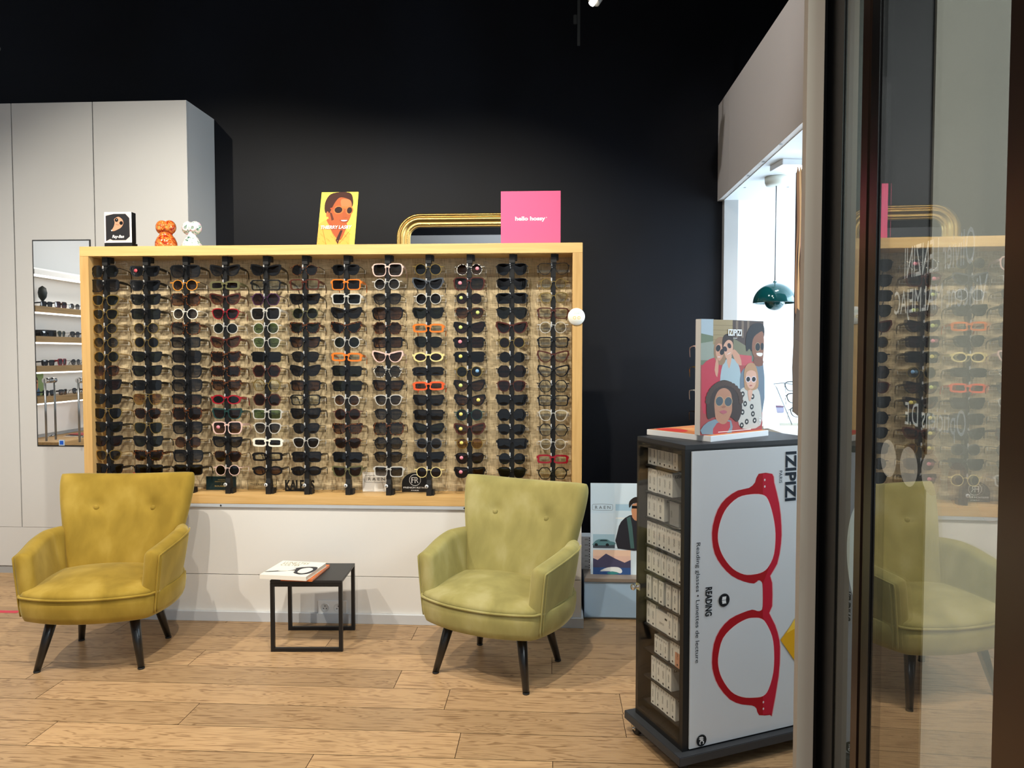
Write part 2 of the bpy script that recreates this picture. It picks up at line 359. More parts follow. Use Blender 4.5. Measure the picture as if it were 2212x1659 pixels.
# lettering and dots stuck on the outer face of the door glass, read from inside they run backwards
O1 = Vector((.59, 1.5, 0))
def film(name, c):
    m = bpy.data.materials.new(name); m.use_nodes = True; t = m.node_tree; N, L = t.nodes, t.links; N.clear()
    o = N.new('ShaderNodeOutputMaterial'); a = N.new('ShaderNodeBsdfDiffuse'); b = N.new('ShaderNodeBsdfTranslucent'); x = N.new('ShaderNodeMixShader'); x.inputs[0].default_value = .6
    a.inputs[0].default_value = lin(c); b.inputs[0].default_value = lin(c); L.new(a.outputs[0], x.inputs[1]); L.new(b.outputs[0], x.inputs[2]); L.new(x.outputs[0], o.inputs[0]); return m
DEC = film('white_film', 'fbfbf8'); DOTM = film('beige_film', 'd8cfc4'); DISCM = film('disc_film', 'fbf8f2')
def dpt(px, py): p = atP(px, py, O1, DN); return (p-O1).dot(DD), p.z
mb = MB()
pr = Print(O1-DN*.0085, DD, (0, 0, 1), -DN, mb, .0001, 0); pr.rough = .7
for txt, (xr, yr), (xl, yl), h in (('Olivier LENZINI', (2092, 532), (1943, 566), .052), ('Vincent MALMEJAC', (2118, 636), (1921, 661), .052), ('Opticiens D.E', (2072, 922), (1943, 902), .050)):
    a0, z0 = dpt(xl, yl); a1, z1 = dpt(xr, yr); z = (z0+z1)/2
    pr.text(txt, a1, z-h/2, a0, z+h/2, DEC)
pr.build('door_lettering').name = 'glass_lettering'
gl_let = bpy.data.objects['glass_lettering']; tag(gl_let, 'white mirrored lettering stuck across the glass sliding door on the right', 'lettering')
for i, (px, py, w) in enumerate(((1908, 990, 'leftmost dot on the door glass'), (1951, 1008, 'second dot from the left on the door glass'), (1999, 1024, 'middle dot of five on the door glass'), (2057, 1048, 'fourth dot from the left on the door glass'), (2122, 1075, 'rightmost dot on the door glass'))):
    a, z = dpt(px, py); mb = MB(); q = Print(O1-DN*.0085, DD, (0, 0, 1), -DN, mb, .0001, 0); q.ell(a, z, .033, .033, DOTM); o = q.build('glass_dot')
    tag(o, 'round beige safety sticker, '+w, 'sticker', 'dots on the door glass')
O2 = Vector((.705, 1.5, 0)); a = (atP(1868, 1215, O2, DN)-O2).dot(DD); z = atP(1868, 1215, O2, DN).z
q = Print(O2-DN*.0085, DD, (0, 0, 1), -DN, MB(), .0001, 0); am = (atP(1864, 1215, O2, DN)-O2).dot(DD); q.poly([(max(a+.14*math.cos(i*math.pi/30), am), z+.145*math.sin(i*math.pi/30)) for i in range(60)], DISCM); o = q.build('glass_disc')
tag(o, 'large round white sticker on the narrow side glass beside the post', 'sticker')

# ------------------------------------------------------------------ tall white cabinet wall with mirror (left)
CY_ = 4.5
cx1 = atY(402, 216, CY_).x; cz1 = atY(402, 216, CY_).z
cab = thing('tall_cabinet', 'tall white floor-standing cabinet with three doors at the left wall', 'cabinet', (cx1, CY_, 0))
mb = MB(); mb.box((-4.48-cx1, .02, 0), (0, WY-CY_-.004, cz1), CABWHITE); mb.build('body', cab)
xs = [-4.46, atY(36, 700, CY_).x, atY(203, 400, CY_).x, cx1]
for a, b in zip(xs, xs[1:]):
    mb = MB(); mb.box((a-cx1+.003, 0, .30), (b-cx1-(.003 if b != cx1 else 0), .018, cz1), CABWHITE, .001); mb.build('door', cab)
mb = MB(); mb.box((-4.46-cx1, .001, .05), (0, .019, .2985), CABWHITE); mb.box((-4.46-cx1, .008, 0), (0, .019, .046), pm('9a9c9e', .4)); mb.build('plinth', cab)
# mirror let into the cabinet door
mx0, mz1 = atY(70, 518, CY_).x, atY(120, 518, CY_).z; mx1, mz0 = atY(186, 518, CY_).x+.03, atY(130, 964, CY_).z
mir = MB(); mir.box((mx0-cx1, -.004, mz0), (mx1-cx1, -.001, mz1), pm('2a2b2c', .4)); mir.box((mx0-cx1+.008, -.006, mz0+.008), (mx1-cx1-.008, -.0045, mz1-.008), pm('f2f4f4', .01, 1))
mo = mir.build('mirror', cab); mo['label'] = 'narrow upright mirror'
def bar_handle(px, py0, py1):
    p = atY(px, py0, CY_-.05); q = atY(px+7, py1, CY_-.05); x = p.x-cx1
    h = MB(); h.tube([(x+.0, -.055, p.z), (x+.0, -.006, p.z)], .017, CHROME, 16); h.tube([(x, -.05, p.z+.01), (x, -.05, q.z)], .0065, pm('9fa3a5', .3, 1), 10); h.tube([(x, -.05, q.z+.03), (x, -.006, q.z+.03)], .006, CHROME, 8)
    h.build('handle', mo)
bar_handle(97, 822, 953); bar_handle(169, 822, 955)
p = atY(135, 956, CY_); h = MB(); h.box((p.x-cx1-.018, -.0085, p.z-.018), (p.x-cx1+.018, -.0065, p.z+.018), pm('b9cfe8', .5)); h.box((p.x-cx1-.012, -.0095, p.z-.012), (p.x-cx1+.012, -.0087, p.z+.012), pm('1458c8', .5)); o = h.build('sticker', mo); o['label'] = 'small blue square sticker'
# red tape on the floor
mb = MB(); a = atZ(0, 1322, 0); b = atZ(45, 1320, 0); mb.box((a.x-.6, a.y-.012, .0002), (b.x, a.y+.022, .0012), pm('c8324a', .5)); tag(mb.build('floor_tape'), 'short strip of red tape on the floor left of the mustard armchair', 'tape')

# ------------------------------------------------------------------ sunglasses display case
S = D/3.82
XL, XR = atY(171, 533, D).x, atY(1258, 700, D).x
ZT, ZTU = 1.959, 1.908; ZB, ZBT = .619, .666; YB = 3.925
case = thing('display_case', 'long open oak display case of sunglasses on a white plinth', 'display case', ((XL+XR)/2, D, 0)); cxm = (XL+XR)/2
def loc(x): return x-cxm
OAKT = oak('oak_top_board_lit', 'd6b070', 'e2c080', 0, .4)  # paler copy of the oak: the strong light on this board is in its colour
mb = MB(); mb.box((loc(XL), 0, ZTU), (loc(XR), YB-D+.03, ZT), OAKT, .0015); mb.build('top_board', case)
mb = MB(); mb.box((loc(XL)+.012, 0, ZB), (loc(XR), YB-D+.03, ZBT), OAKX, .0015); mb.build('shelf_board', case)
mb = MB(); mb.box((loc(XL), .0, ZB), (loc(XL)+.047, YB-D+.03, ZTU), OAKZ, .001); mb.build('side_board', case)
mb = MB(); mb.box((loc(XR)-.05, .0, ZB), (loc(XR), YB-D+.03, ZTU), OAKZ, .001); mb.build('side_board', case)
def linen():
    m = bpy.data.materials.new('sheer_linen'); m.use_nodes = True; t = m.node_tree; N, L = t.nodes, t.links; b = N['Principled BSDF']
    tc = N.new('ShaderNodeTexCoord'); fac = None
    for sc in ((260, 1, 22), (22, 1, 260)):
        mp = N.new('ShaderNodeMapping'); mp.inputs['Scale'].default_value = sc; nz = N.new('ShaderNodeTexNoise'); nz.inputs['Scale'].default_value = 1; nz.inputs['Detail'].default_value = 2
        L.new(tc.outputs['Object'], mp.inputs[0]); L.new(mp.outputs[0], nz.inputs[0])
        if fac is None: fac = nz.outputs['Fac']
        else:
            a = N.new('ShaderNodeMath'); a.operation = 'ADD'; L.new(fac, a.inputs[0]); L.new(nz.outputs['Fac'], a.inputs[1]); fac = a.outputs[0]
    mr = N.new('ShaderNodeMapRange'); mr.inputs[1].default_value = .76; mr.inputs[2].default_value = 1.24; L.new(fac, mr.inputs[0])
    cr = N.new('ShaderNodeValToRGB'); L.new(mr.outputs[0], cr.inputs[0])
    cr.color_ramp.elements[0].color = lin('c2ae8a'); cr.color_ramp.elements[1].color = lin('dfcda8')
    L.new(cr.outputs[0], b.inputs['Base Color']); b.inputs['Roughness'].default_value = .9; b.inputs['Specular IOR Level'].default_value = .1
    al = N.new('ShaderNodeMapRange'); al.inputs[1].default_value = .1; al.inputs[2].default_value = .5; al.inputs[3].default_value = .72; al.inputs[4].default_value = .93
    L.new(mr.outputs[0], al.inputs[0]); L.new(al.outputs[0], b.inputs['Alpha']); return m
mb = MB(); mb.box((loc(XL)+.047, YB-D, ZBT), (loc(XR)-.05, YB-D+.004, ZTU), linen()); mb.build('linen_back', case)
# white plinth under the case
PLW = pm('e2e0dc', .5)
mb = MB(); y0 = .012
mb.box((loc(XL)+.02, y0, .245), (loc(XR), .5, ZB-.016), PLW, .001); mb.box((loc(XL)+.02, y0, .05), (loc(XR), .5, .242), PLW, .001)
mb.build('plinth', case)
mb = MB(); mb.box((loc(XL)+.03, .001, ZB-.017), (loc(XR)-.002, .3, ZB), pm('b9bfc6', .4)); 
for px in (477, 1003): p = atY(px, 1094, D); mb.lathe([(.0001, 0), (.004, 0), (.004, -.003)], pm('55585a', .4), (p.x-cxm, .001, ZB-.0085), 10, 'Y')
mb.build('shadow_gap_strip', case)
mb = MB(); mb.box((loc(XL)+.01, y0-.018, 0), (loc(XR)+.012, .52, .05), pm('c9ccd0', .45), .001); mb.build('skirting', case)
# double socket on the plinth
p0 = atY(687, 1296, D+.01); p1 = atY(750, 1328, D+.01)
sk = thing('wall_socket', 'white double power socket low on the plinth behind the side table', 'socket', ((p0.x+p1.x)/2, D+.012, (p0.z+p1.z)/2))
w, h = (p1.x-p0.x)/2, (p0.z-p1.z)/2
mb = MB(); mb.box((-w, -.008, -h), (w, 0, h), pm('eeeeec', .3), .002); mb.build('socket_plate', sk)
for sx in (-w*.5, w*.42):
    mb = MB(); mb.lathe([(.0001, -.0085), (.019, -.0085), (.021, -.0105), (.023, -.0105), (.024, -.008)], pm('dcdcda', .3), (sx, 0, 0), 28, 'Y')
    for a in (90, 210, 330): mb.lathe([(.0001, -.0092), (.0028, -.0092), (.0028, -.0088)], pm('1c1c1c', .5), (sx+.0085*math.cos(math.radians(a)), 0, .0085*math.sin(math.radians(a))), 10, 'Y')
    mb.build('socket_face', sk)
# ------------------------------------------------------------------ eyewear
SH = {
 'R': ([(-1,0),(-.71,.71),(0,1),(.71,.71),(1,0),(.71,-.71),(0,-1),(-.71,-.71)], .0245,.0240,.0028,.0028,.0028,.035,0,'round'),
 'P': ([(-.95,.35),(-.6,.9),(.3,1),(.95,.75),(1,.1),(.6,-.75),(0,-1),(-.65,-.75)], .0265,.0230,.0045,.003,.004,.035,0,'soft round'),
 'W': ([(-.9,.8),(0,.92),(.97,1.02),(1.02,.5),(.8,-.5),(.4,-.95),(-.35,-.95),(-.85,-.4)], .0275,.0205,.007,.0035,.006,.036,1,'flat-topped'),
 'Q': ([(-.92,.85),(0,.97),(.95,.88),(1,0),(.85,-.88),(0,-1),(-.82,-.88),(-1,0)], .0265,.0205,.005,.004,.005,.036,1,'rectangular'),
 'B': ([(-.75,.92),(0,1),(.8,.92),(1,.45),(.97,-.3),(.65,-.9),(0,-1),(-.7,-.9),(-.97,-.3),(-.95,.5)], .0285,.0255,.0045,.004,.005,.0365,1,'oversized square'),
 'C': ([(-.92,.5),(-.2,.8),(.7,1.08),(1.08,.95),(.92,0),(.4,-.85),(-.3,-.95),(-.85,-.4)], .0275,.0215,.007,.0035,.006,.036,1,'cat-eye'),
 'O': ([(-1,0),(-.7,.7),(0,1),(.7,.7),(1,0),(.7,-.7),(0,-1),(-.7,-.7)], .0255,.0165,.006,.005,.007,.036,1,'oval'),
 'N': ([(-.92,.8),(0,.95),(.92,.8),(1,0),(.92,-.8),(0,-.95),(-.92,-.8),(-1,0)], .0245,.0130,.008,.0075,.009,.036,1,'narrow rectangular'),
 'A': ([(-.85,.75),(0,.95),(.85,.85),(1.05,.25),(.8,-.6),(.2,-1),(-.45,-.85),(-.88,0)], .0285,.0255,.0022,.002,.0022,.0365,0,'aviator'),
 'G': ([(-.5,.95),(0,1),(.5,.95),(.98,.15),(.8,-.4),(.5,-.95),(-.5,-.95),(-.85,-.4),(-1,.15)], .0265,.0240,.0038,.003,.004,.0355,0,'many-sided'),
}
FC = {'k': ('121214','black'), 't': ('3a2214','tortoiseshell'), 'g': ('b99a58','thin gold'), 's': ('c9c9cc','silver'), 'w': ('efe9da','cream'), 'c': ('d9d8d2','pale clear'), 'o': ('d9752a','orange'),
      'q': ('e0582c','red-orange'), 'r': ('8e1522','red'), 'v': ('3f2440','purple'), 'p': ('dcbab0','pale pink'), 'n': ('5e5c40','olive'), 'y': ('e6d391','pale yellow'), 'e': ('4a4f55','grey'), 'b': ('4a241c','brown'), 'z': ('8c8478','black-and-white mottled'), 'u': ('1f3c3a','dark teal'), 'a': ('d98a2e','amber')}
LC = {'k': ('16171a','0e0f11','black'), 'd': ('2c2a2c','3a3636','dark grey'), 'e': ('28282e','8a8684','fading grey'), 'b': ('2c201c','a07a5c','fading brown'), 'B': ('2e1c12','3a2418','dark brown'), 'n': ('20281f','303a2a','dark green'),
      'x': ('e6ebe6','eef2ee','clear'), 'l': ('6a8a66','8fae88','light green'), 'a': ('7a5426','e0b872','honey'), 'u': ('10161f','18202c','blue-black'), 'm': ('2a161c','5a3a40','plum')}
_FM = {}
def fmat(k):
    if k not in _FM:
        c = FC[k][0]
        if k == 't': _FM[k] = mixed('tortoiseshell', '140c08', '6a3c1c', (160, 160, 160), 2, .18, .45, .62)
        elif k == 'z': _FM[k] = mixed('mottled_acetate', '0c0c0c', 'd8d4c8', (120, 120, 260), 2, .2, .48, .56)
        elif k in 'gs': _FM[k] = pm(c, .22, .9)
        elif k == 'c':
            m = pm(c, .12, 0, .5).copy(); m.node_tree.nodes['Principled BSDF'].inputs['Alpha'].default_value = .55; _FM[k] = m
        else: _FM[k] = pm(c, .16, 0, .1, .4)
    return _FM[k]
_LM = {k: lens_mat('lens_'+v[2].replace(' ', '_').replace('-', '_'), v[0], v[1], .01 if k != 'x' else -.01) for k, v in LC.items()}
_G = {}
def outline(sh, s, grow=None):
    pts, w, h, rt, rb, ro, cx, thick, nm = SH[sh]; L = smooth_loop(pts, 4); out = []
    for u, v in L:
        x, z = u*w, v*h
        if grow:
            d = math.hypot(u, v) or 1; nx, nz = u/d, v/d
            g = rt*max(nz, 0)**1.0 + rb*max(-nz, 0) + ro*max(nx, 0)*abs(nx) + rb*max(-nx, 0)*.5; g = max(g, .0022); x += nx*g; z += nz*g
        out.append((s*(cx+x), z))
    return out
def wrap(x): return 1.1*x*x
def glasses_mesh(sh):
    if sh in _G: return _G[sh]
    pts, w, h, rt, rb, ro, cx, thick, nm = SH[sh]; d = MATBLK; T = .0038 if thick else .0022
    mb = MB()
    for s in (-1, 1):
        I, O_ = outline(sh, s), outline(sh, s, 1); n = len(I); vs = []
        for P, y in ((I, -T/2), (O_, -T/2), (O_, T/2), (I, T/2)): vs += [(x, y+wrap(x), z) for x, z in P]
        fs = [(a*n+i, a*n+(i+1) % n, ((a+1) % 4)*n+(i+1) % n, ((a+1) % 4)*n+i) for a in range(4) for i in range(n)]
        mb.add(vs, fs, d, False)
        ze = h*.55; xo = max(abs(x) for x, z in O_)      # hinge end piece
        mb.box((min(s*(xo-.004), s*.0735), wrap(xo)-T/2, ze-(.005 if thick else .002)), (max(s*(xo-.004), s*.0735), wrap(.072)+T/2+.002, ze+(.0045 if thick else .002)), d)
    xb = cx-w*.86; zb = h*(.45 if thick else .35); hb = .0035 if thick else .0014
    P = []
    for i in range(7):
        t = -1+i/3; P.append((t*xb, zb+.0035*(1-t*t)))
    for i in range(6):
        (xa, za), (xc, zc) = P[i], P[i+1]
        mb.add([(xa, -T/2, za-hb), (xc, -T/2, zc-hb), (xc, T/2, zc-hb), (xa, T/2, za-hb), (xa, -T/2, za+hb), (xc, -T/2, zc+hb), (xc, T/2, zc+hb), (xa, T/2, za+hb)], [(0,3,2,1),(4,5,6,7),(0,1,5,4),(1,2,6,5),(2,3,7,6),(3,0,4,7)], d)
    if sh == 'A': mb.box((-cx*.75, -.001, h*.85), (cx*.75, .0012, h*.85+.003), d)
    fr = mb.mesh('frame_front')
    lens = []
    for s in (-1, 1):
        l = MB(); I = outline(sh, s); n = len(I); c = (s*cx, wrap(cx)-.0015, 0)
        l.add([(x, wrap(x)+.0002, z) for x, z in I]+[c], [(i, (i+1) % n, n) for i in range(n)], d, True); lens.append(l.mesh('lens'))
    tm = []
    for s in (-1, 1):
        a = MB(); ze = h*.55; hw = .0055 if thick else .0014
        pth = [(.0725, wrap(.072)+T/2, ze, hw), (.0725, .03, ze-.001, hw*1.15), (.0715, .07, ze-.004, hw*.85), (.070, .094, ze-.008, max(.0028, hw*.6)), (.068, .106, ze-.018, .0032), (.066, .112, ze-.034, .0030), (.065, .113, ze-.040, .0012)]
        vs = []; wd = .0016 if thick else .001
        for x, y, z, q in pth:
            for dx, dz in ((-wd, -q), (wd, -q), (wd, q), (-wd, q)): vs.append((s*x+dx, y+(dz*.5 if y > .1 else 0), z+(dz if y < .1 else dz*.4)))
        fs = [(i*4+j, i*4+(j+1) % 4, i*4+4+(j+1) % 4, i*4+4+j) for i in range(len(pth)-1) for j in range(4)]+[(3, 2, 1, 0), tuple(range(len(vs)-4, len(vs)))]
        a.add(vs, fs, d, False); tm.append(a.mesh('temple'))
    st = MB(); st.lathe([(.0001, 0), (.0085, 0), (.0085, .0008)], d, (0, 0, 0), 20, 'Y'); st = st.mesh('price_sticker')
    _G[sh] = (fr, lens, tm, st); return _G[sh]
def setm(o, m): o.material_slots[0].link = 'OBJECT'; o.material_slots[0].material = m
def eyewear(sh, fc, lc, pos, rz, label, group, sticker=None, sx=1.0, parts=True):
    fr, lens, tm, st = glasses_mesh(sh); cat = 'eyeglasses' if lc == 'x' else 'sunglasses'
    root = thing(cat, label, cat, pos, rz, group); root.scale = (sx, sx, sx)
    def ch(me, nm, m):
        o = bpy.data.objects.new(nm, me); COL.objects.link(o); o.parent = root; setm(o, m); return o
    ch(fr, 'frame_front', fmat(fc))
    for l in lens: ch(l, 'lens', _LM[lc])
    for t_ in tm: ch(t_, 'temple', pm('1c1414', .25) if fc == 'a' else fmat(fc))
    if sticker:
        side, c = sticker; cx = SH[sh][6]; o = ch(st, 'price_sticker', pm(c, .5)); o.location = (side*cx+side*(.004), -.004, .004); o['label'] = {'e58a98': 'pink', 'c9d67a': 'pale green', 'e6d873': 'yellow', '7fb0dd': 'blue', 'c44a55': 'red'}[c]+' round sticker'
    return root
COLS = [
 "Gkn Bke Pgn Pgn Rge Rge Rgn Ptb Wkm Wkn Agk Wkn Wkm Pge Wkk",
 "Wkk Wku Wkn Qkn Rge Rgk Wkn Wkn Qku Aga PtB Agn Wkn WtB Qkk",
 "Bke Rab Btb Rwe Bte Qke Bkd Bke Bke Qkb BtB Bke Rtb Bke Qkk",
 "Cke NnB Cbb Prm Rcn Cbb WtB QtB Wtb Ork WuB Bpb Wke PtB Rpk",
 "Ckd Qkx Gvm Bcd Rcl Pcl Qkk GbB Ggx GbB Qcl Pce Nwd Nkx Okb",
 "Rtd Qbx Wkd Rnn Wtn Wkb Pkd Ckd Qkb Qkx Wkd Pkd Pcd Qkd Okd",
 "Pkk QoB Qcu Ckd Ctk Rcn Nox Qkn Qkn Rcb RbB Wtb PtB Qkk WnB",
 "Bpe Rce Pke Bkb Gtb Qkb Cpb Gze Wkb Pce Pke Bte Gke Pke Qce",
 "Rgk Cek Rcd Wkn Nox Pkn Oym Nkd Nqb Wkd Qkd Ckn Red Wkk RyB",
 "Rzb Bbe Rkm Ptb Ckm Qkm Qkk Rgn Ckb Ckb Rud Cbb Rga PkB WkB",
 "Akk Akk Qkk Akn CbB RgB Rkk GkB Pbm Wkk Gkk Pkk Qkk Rkk Pkk",
 "Akx Rgx Pgx Qbx Rcx Qkx Cbx Ckx Gkx Qkx Pcx Gkx Rcx Nrx Gkx"]
PK, GN, YL, BL_ = 'e58a98', 'c9d67a', 'e6d873', '7fb0dd'
STK = {(9,0):(1,PK),(9,1):(-1,PK),(9,2):(-1,GN),(9,3):(1,GN),(9,4):(-1,GN),(9,5):(-1,PK),(9,6):(-1,YL),(9,7):(1,BL_),(9,8):(-1,GN),(9,9):(1,YL),(9,10):(-1,YL),(9,11):(-1,YL),(9,12):(-1,YL),(9,13):(-1,PK),(9,14):(-1,PK),(1,0):(-1,'c44a55'),(3,11):(-1,PK)}
CXS = [-2.348,-2.129,-1.915,-1.704,-1.4875,-1.2815,-1.0635,-.8495,-.6385,-.427,-.209,.002]
NTH = ['first','second','third','fourth','fifth','sixth','seventh','eighth','ninth','tenth','eleventh','twelfth','thirteenth','fourteenth','fifteenth']
def rowz(r): return 1.832+(.790-1.832)*r/14
RY = 3.797
# one rod with its brackets, pins and clear arms, then eleven copies
rod0 = thing('display_rod', '', 'display rod', (CXS[0], RY, ZBT), 0, 'black rods holding the sunglasses')
mb = MB(); mb.box((-.0115, -.011, .05), (.0115, .011, ZTU-ZBT-.03), BLKSAT, .0015)
for r in range(15): z = rowz(r)-ZBT-.008; mb.box((-.0135, -.0125, z-.034), (.0125, .012, z+.004), BLKSAT, .001)
mb.build('rod', rod0)
mb = MB(); mb.box((-.013, -.016, ZTU-ZBT-.045), (.016, .012, ZTU-ZBT), MATBLK, .001); mb.box((.0, -.006, ZTU-ZBT-.03), (.026, .03, ZTU-ZBT), MATBLK, .001); mb.build('top_bracket', rod0)
mb = MB(); mb.box((-.014, -.018, 0), (.013, .02, .058), MATBLK, .001); mb.box((.0, -.008, 0), (.024, .034, .028), MATBLK, .001)
mb.add([(-.014, -.018, .058), (.013, -.018, .058), (.013, .02, .058), (-.014, .02, .058), (-.011, -.012, .085), (.011, -.012, .085), (.011, .012, .085), (-.011, .012, .085)], [(0,1,5,4),(1,2,6,5),(2,3,7,6),(3,0,4,7),(4,5,6,7)], MATBLK)
mb.build('base_bracket', rod0)
mb = MB(); mb.lathe([(.0001, -.022), (.0085, -.022), (.0095, -.020), (.0095, -.014)], pm('d9dadb', .3, .3), (-.012, 0, .049), 20, 'Y'); mb.box((-.0138, -.0228, .043), (-.0102, -.0221, .055), pm('111111', .4)); mb.build('lock', rod0)
ACR = glass_mat('clear_acrylic', 'f3f1ea', .07, .05); ACRE = pm('ece8de', .15, 0, .5)
pin = MB(); pin.box((-.0125, -.0150, .004), (-.0065, -.0122, .030), pm('f0f0ee', .25, .6)); pin.box((-.0115, -.0145, .006), (-.004, -.0118, .0085), CHROME); pin = pin.mesh('pin')
arm = MB()
for s in (-1, 1): arm.box((s*.006-.001, .011, -.006), (s*.006+.001, .055, -.003), ACRE)
arm.box((-.082, .052, -.010), (.082, .055, .002), ACR); arm.box((-.082, .0518, -.010), (.082, .0552, -.0088), ACRE); arm.box((-.0835, .050, -.012), (-.082, .058, .006), ACRE); arm.box((.082, .050, -.012), (.0835, .058, .006), ACRE)
arm = arm.mesh('clear_arm')
for r in range(15):
    for me, nm, dz in ((pin, 'pin', 0), (arm, 'clear_arm', 0)):
        o = bpy.data.objects.new(nm, me); COL.objects.link(o); o.parent = rod0; o.location = (0, 0, rowz(r)-ZBT+dz)
def copy_tree(o, parent=None):
    c = o.copy(); COL.objects.link(c)
    if parent: c.parent = parent
    for chd in [x for x in bpy.data.objects if x.parent == o and x is not c]: copy_tree(chd, c)
    return c
for i, x in enumerate(CXS):
    if i: r_ = copy_tree(rod0); r_.location = (x, RY, ZBT)
    else: r_ = rod0
    r_['label'] = 'black upright rod full of glasses in the oak case, %s from the left' % NTH[i]
    for r, code in enumerate(COLS[i].split()):
        sh, fc, lc = code; kind = 'eyeglasses' if lc == 'x' else 'sunglasses'
        lab = '%s %s %s, %s lenses, %s from the top on the %s rod from the left' % (FC[fc][1], SH[sh][8], kind, LC[lc][2], NTH[r], NTH[i])
        if len(lab.split()) > 16: lab = '%s %s %s with %s lenses, rod %s from left, row %s' % (FC[fc][1], SH[sh][8], kind, LC[lc][2], NTH[i], NTH[r])
        q = random.Random(i*31+r); sc = 1.12 if sh not in 'RP' else q.uniform(1.03, 1.1)
        eyewear(sh, fc, lc, (x+q.uniform(-.002, .002), RY-.020, rowz(r)+q.uniform(-.0015, .0015)), (q.uniform(-.05, .03), q.uniform(-.02, .02), q.uniform(-.03, .03)), lab, 'glasses hung on the rods of the oak case', STK.get((i, r)), sc)
# ------------------------------------------------------------------ plaques standing on the shelf board
PYY = 3.885
def plaque_px(x0, y0, x1, y1, Y=PYY):
    a = atY(x0, y0, Y); b = atY(x1, y1, Y); return a.x, b.x, a.z
def plaque(name, label, cat, px, face, draw, back=.004, Y=PYY, mats=None):
    a, b, z = plaque_px(*px, Y); w, h = b-a, z-ZBT
    t = thing(name, label, cat, ((a+b)/2, Y, ZBT), 0)
    mb = MB(); mb.box((-w/2, 0, 0), (w/2, back, h), face, .0006); mb.build('panel', t)
    pr = Print((-w/2, -.0002, 0), (1, 0, 0), (0, 0, 1), (0, -1, 0)); draw(pr, w, h); pr.build('print', t); return t
GOLD_I = 'b9a468'
plaque('plaque', 'dark teal plaque with small gold lettering on the oak shelf', 'sign', (445, 1029, 510, 1060), pm('0b2c33', .4), lambda p, w, h: (p.text('MAISON', w*.40, h*.72, w*.64, h*.79, GOLD_I), p.text('SARAH LAVOINE', w*.29, h*.58, w*.74, h*.66, GOLD_I), p.text('x', w*.5, h*.44, w*.53, h*.48, GOLD_I), p.text('ROUSSILHE', w*.29, h*.24, w*.76, h*.34, GOLD_I, bold=.02)))
plaque('plaque', 'clear acrylic plaque with thin black edge beside the fifth rod', 'sign', (535, 1034, 598, 1060), ACR, lambda p, w, h: (p.ring([(0, 0), (w, 0), (w, h), (0, h)], .0022, '2a2622'), p.text('THIERRY LASRY', w*.08, h*.40, w*1.0-.002, h*.60, '3a322a')))
def kaleos():
    a, b, z = plaque_px(617, 1036, 680, 1061); w, h = b-a, z-ZBT
    t = thing('letter_sign', 'freestanding tall black cut-out letters on the oak shelf', 'sign', ((a+b)/2, PYY-.01, ZBT))
    mb = MB(); mb.box((-w/2, 0, 0), (w/2, .012, .006), MATBLK); mb.build('base', t)
    vs, fs, _ = text_geo('KALEOS', .02); mb = MB()
    V = [(-w/2+x*w, y*(h-.004)+.004) for x, y in vs]
    mb.add([(x, 0, z_) for x, z_ in V]+[(x, .008, z_) for x, z_ in V], [list(f) for f in fs]+[[i+len(V) for i in f] for f in fs], MATBLK)
    # side walls of the letters
    from collections import Counter
    ed = Counter(); 
    for f in fs:
        for i in range(len(f)): e = (f[i], f[(i+1) % len(f)]); ed[tuple(sorted(e))] += 1
    mb.add([(x, 0, z_) for x, z_ in V]+[(x, .008, z_) for x, z_ in V], [(a_, b_, b_+len(V), a_+len(V)) for (a_, b_), c in ed.items() if c == 1], MATBLK)
    mb.build('letters', t)
kaleos()
def oct_frame(p, x0, y0, x1, y1, w, c):
    k = (y1-y0)*.22; pts = [(x0+k*.4, y0+k*.2), ((x0+x1)/2, y0), (x1-k*.4, y0+k*.2), (x1, y0+k), (x1, y1-k), (x1-k*.4, y1-k*.2), ((x0+x1)/2, y1), (x0+k*.4, y1-k*.2), (x0, y1-k), (x0, y0+k)]
    for a, b in zip(pts, pts[1:]+pts[:1]): p.line(a, b, w, c)
plaque('plaque', 'white plaque with framed lettering leaning at the eighth rod', 'sign', (783, 1020, 846, 1061), pm('eceae4', .4), lambda p, w, h: (oct_frame(p, w*.08, h*.47, w*.88, h*.84, .0014, '3c3a38'), p.text('R A E N', w*.20, h*.58, w*.77, h*.73, '3a3836')))
def dome():
    a, b, z = plaque_px(868, 1021, 925, 1062); w, h = b-a, z-ZBT
    t = thing('plaque', 'black dome-shaped plaque with a white circle emblem', 'sign', ((a+b)/2, PYY, ZBT))
    n = 20; pts = [(-w/2, 0), (w/2, 0)]+[(w/2*math.cos(x), h*.42+h*.58*math.sin(x)) for x in [math.pi*i/n for i in range(n+1)]]
    mb = MB(); mb.prism(pts, 0, .004, pm('0d0d0e', .3)); mb.build('panel', t)
    p = Print((0, -.0002, 0), (1, 0, 0), (0, 0, 1), (0, -1, 0)); r = h*.30
    p.ring([(r*math.cos(x), h*.62+r*math.sin(x)) for x in [2*math.pi*i/32 for i in range(32)]], .0022, 'e8e8e8')
    p.text('F', -r*.62, h*.62-r*.5, -r*.05, h*.62+r*.5, 'e8e8e8'); p.text('R', -r*.05, h*.62-r*.5, r*.62, h*.62+r*.5, 'e8e8e8')
    p.text('FRENCH RETRO', -w*.44, h*.19, w*.44, h*.27, 'e8e8e8', bold=.02); p.text('PARIS', -w*.14, h*.06, w*.14, h*.11, 'e8e8e8'); p.build('print', t)
dome()
plaque('plaque', 'bright red plaque barely showing above the mustard armchair back', 'sign', (287, 1021, 322, 1060), pm('c01f2c', .4), lambda p, w, h: p.text('Ray-Ban', w*.12, h*.4, w*.88, h*.7, 'f0f0f0'))
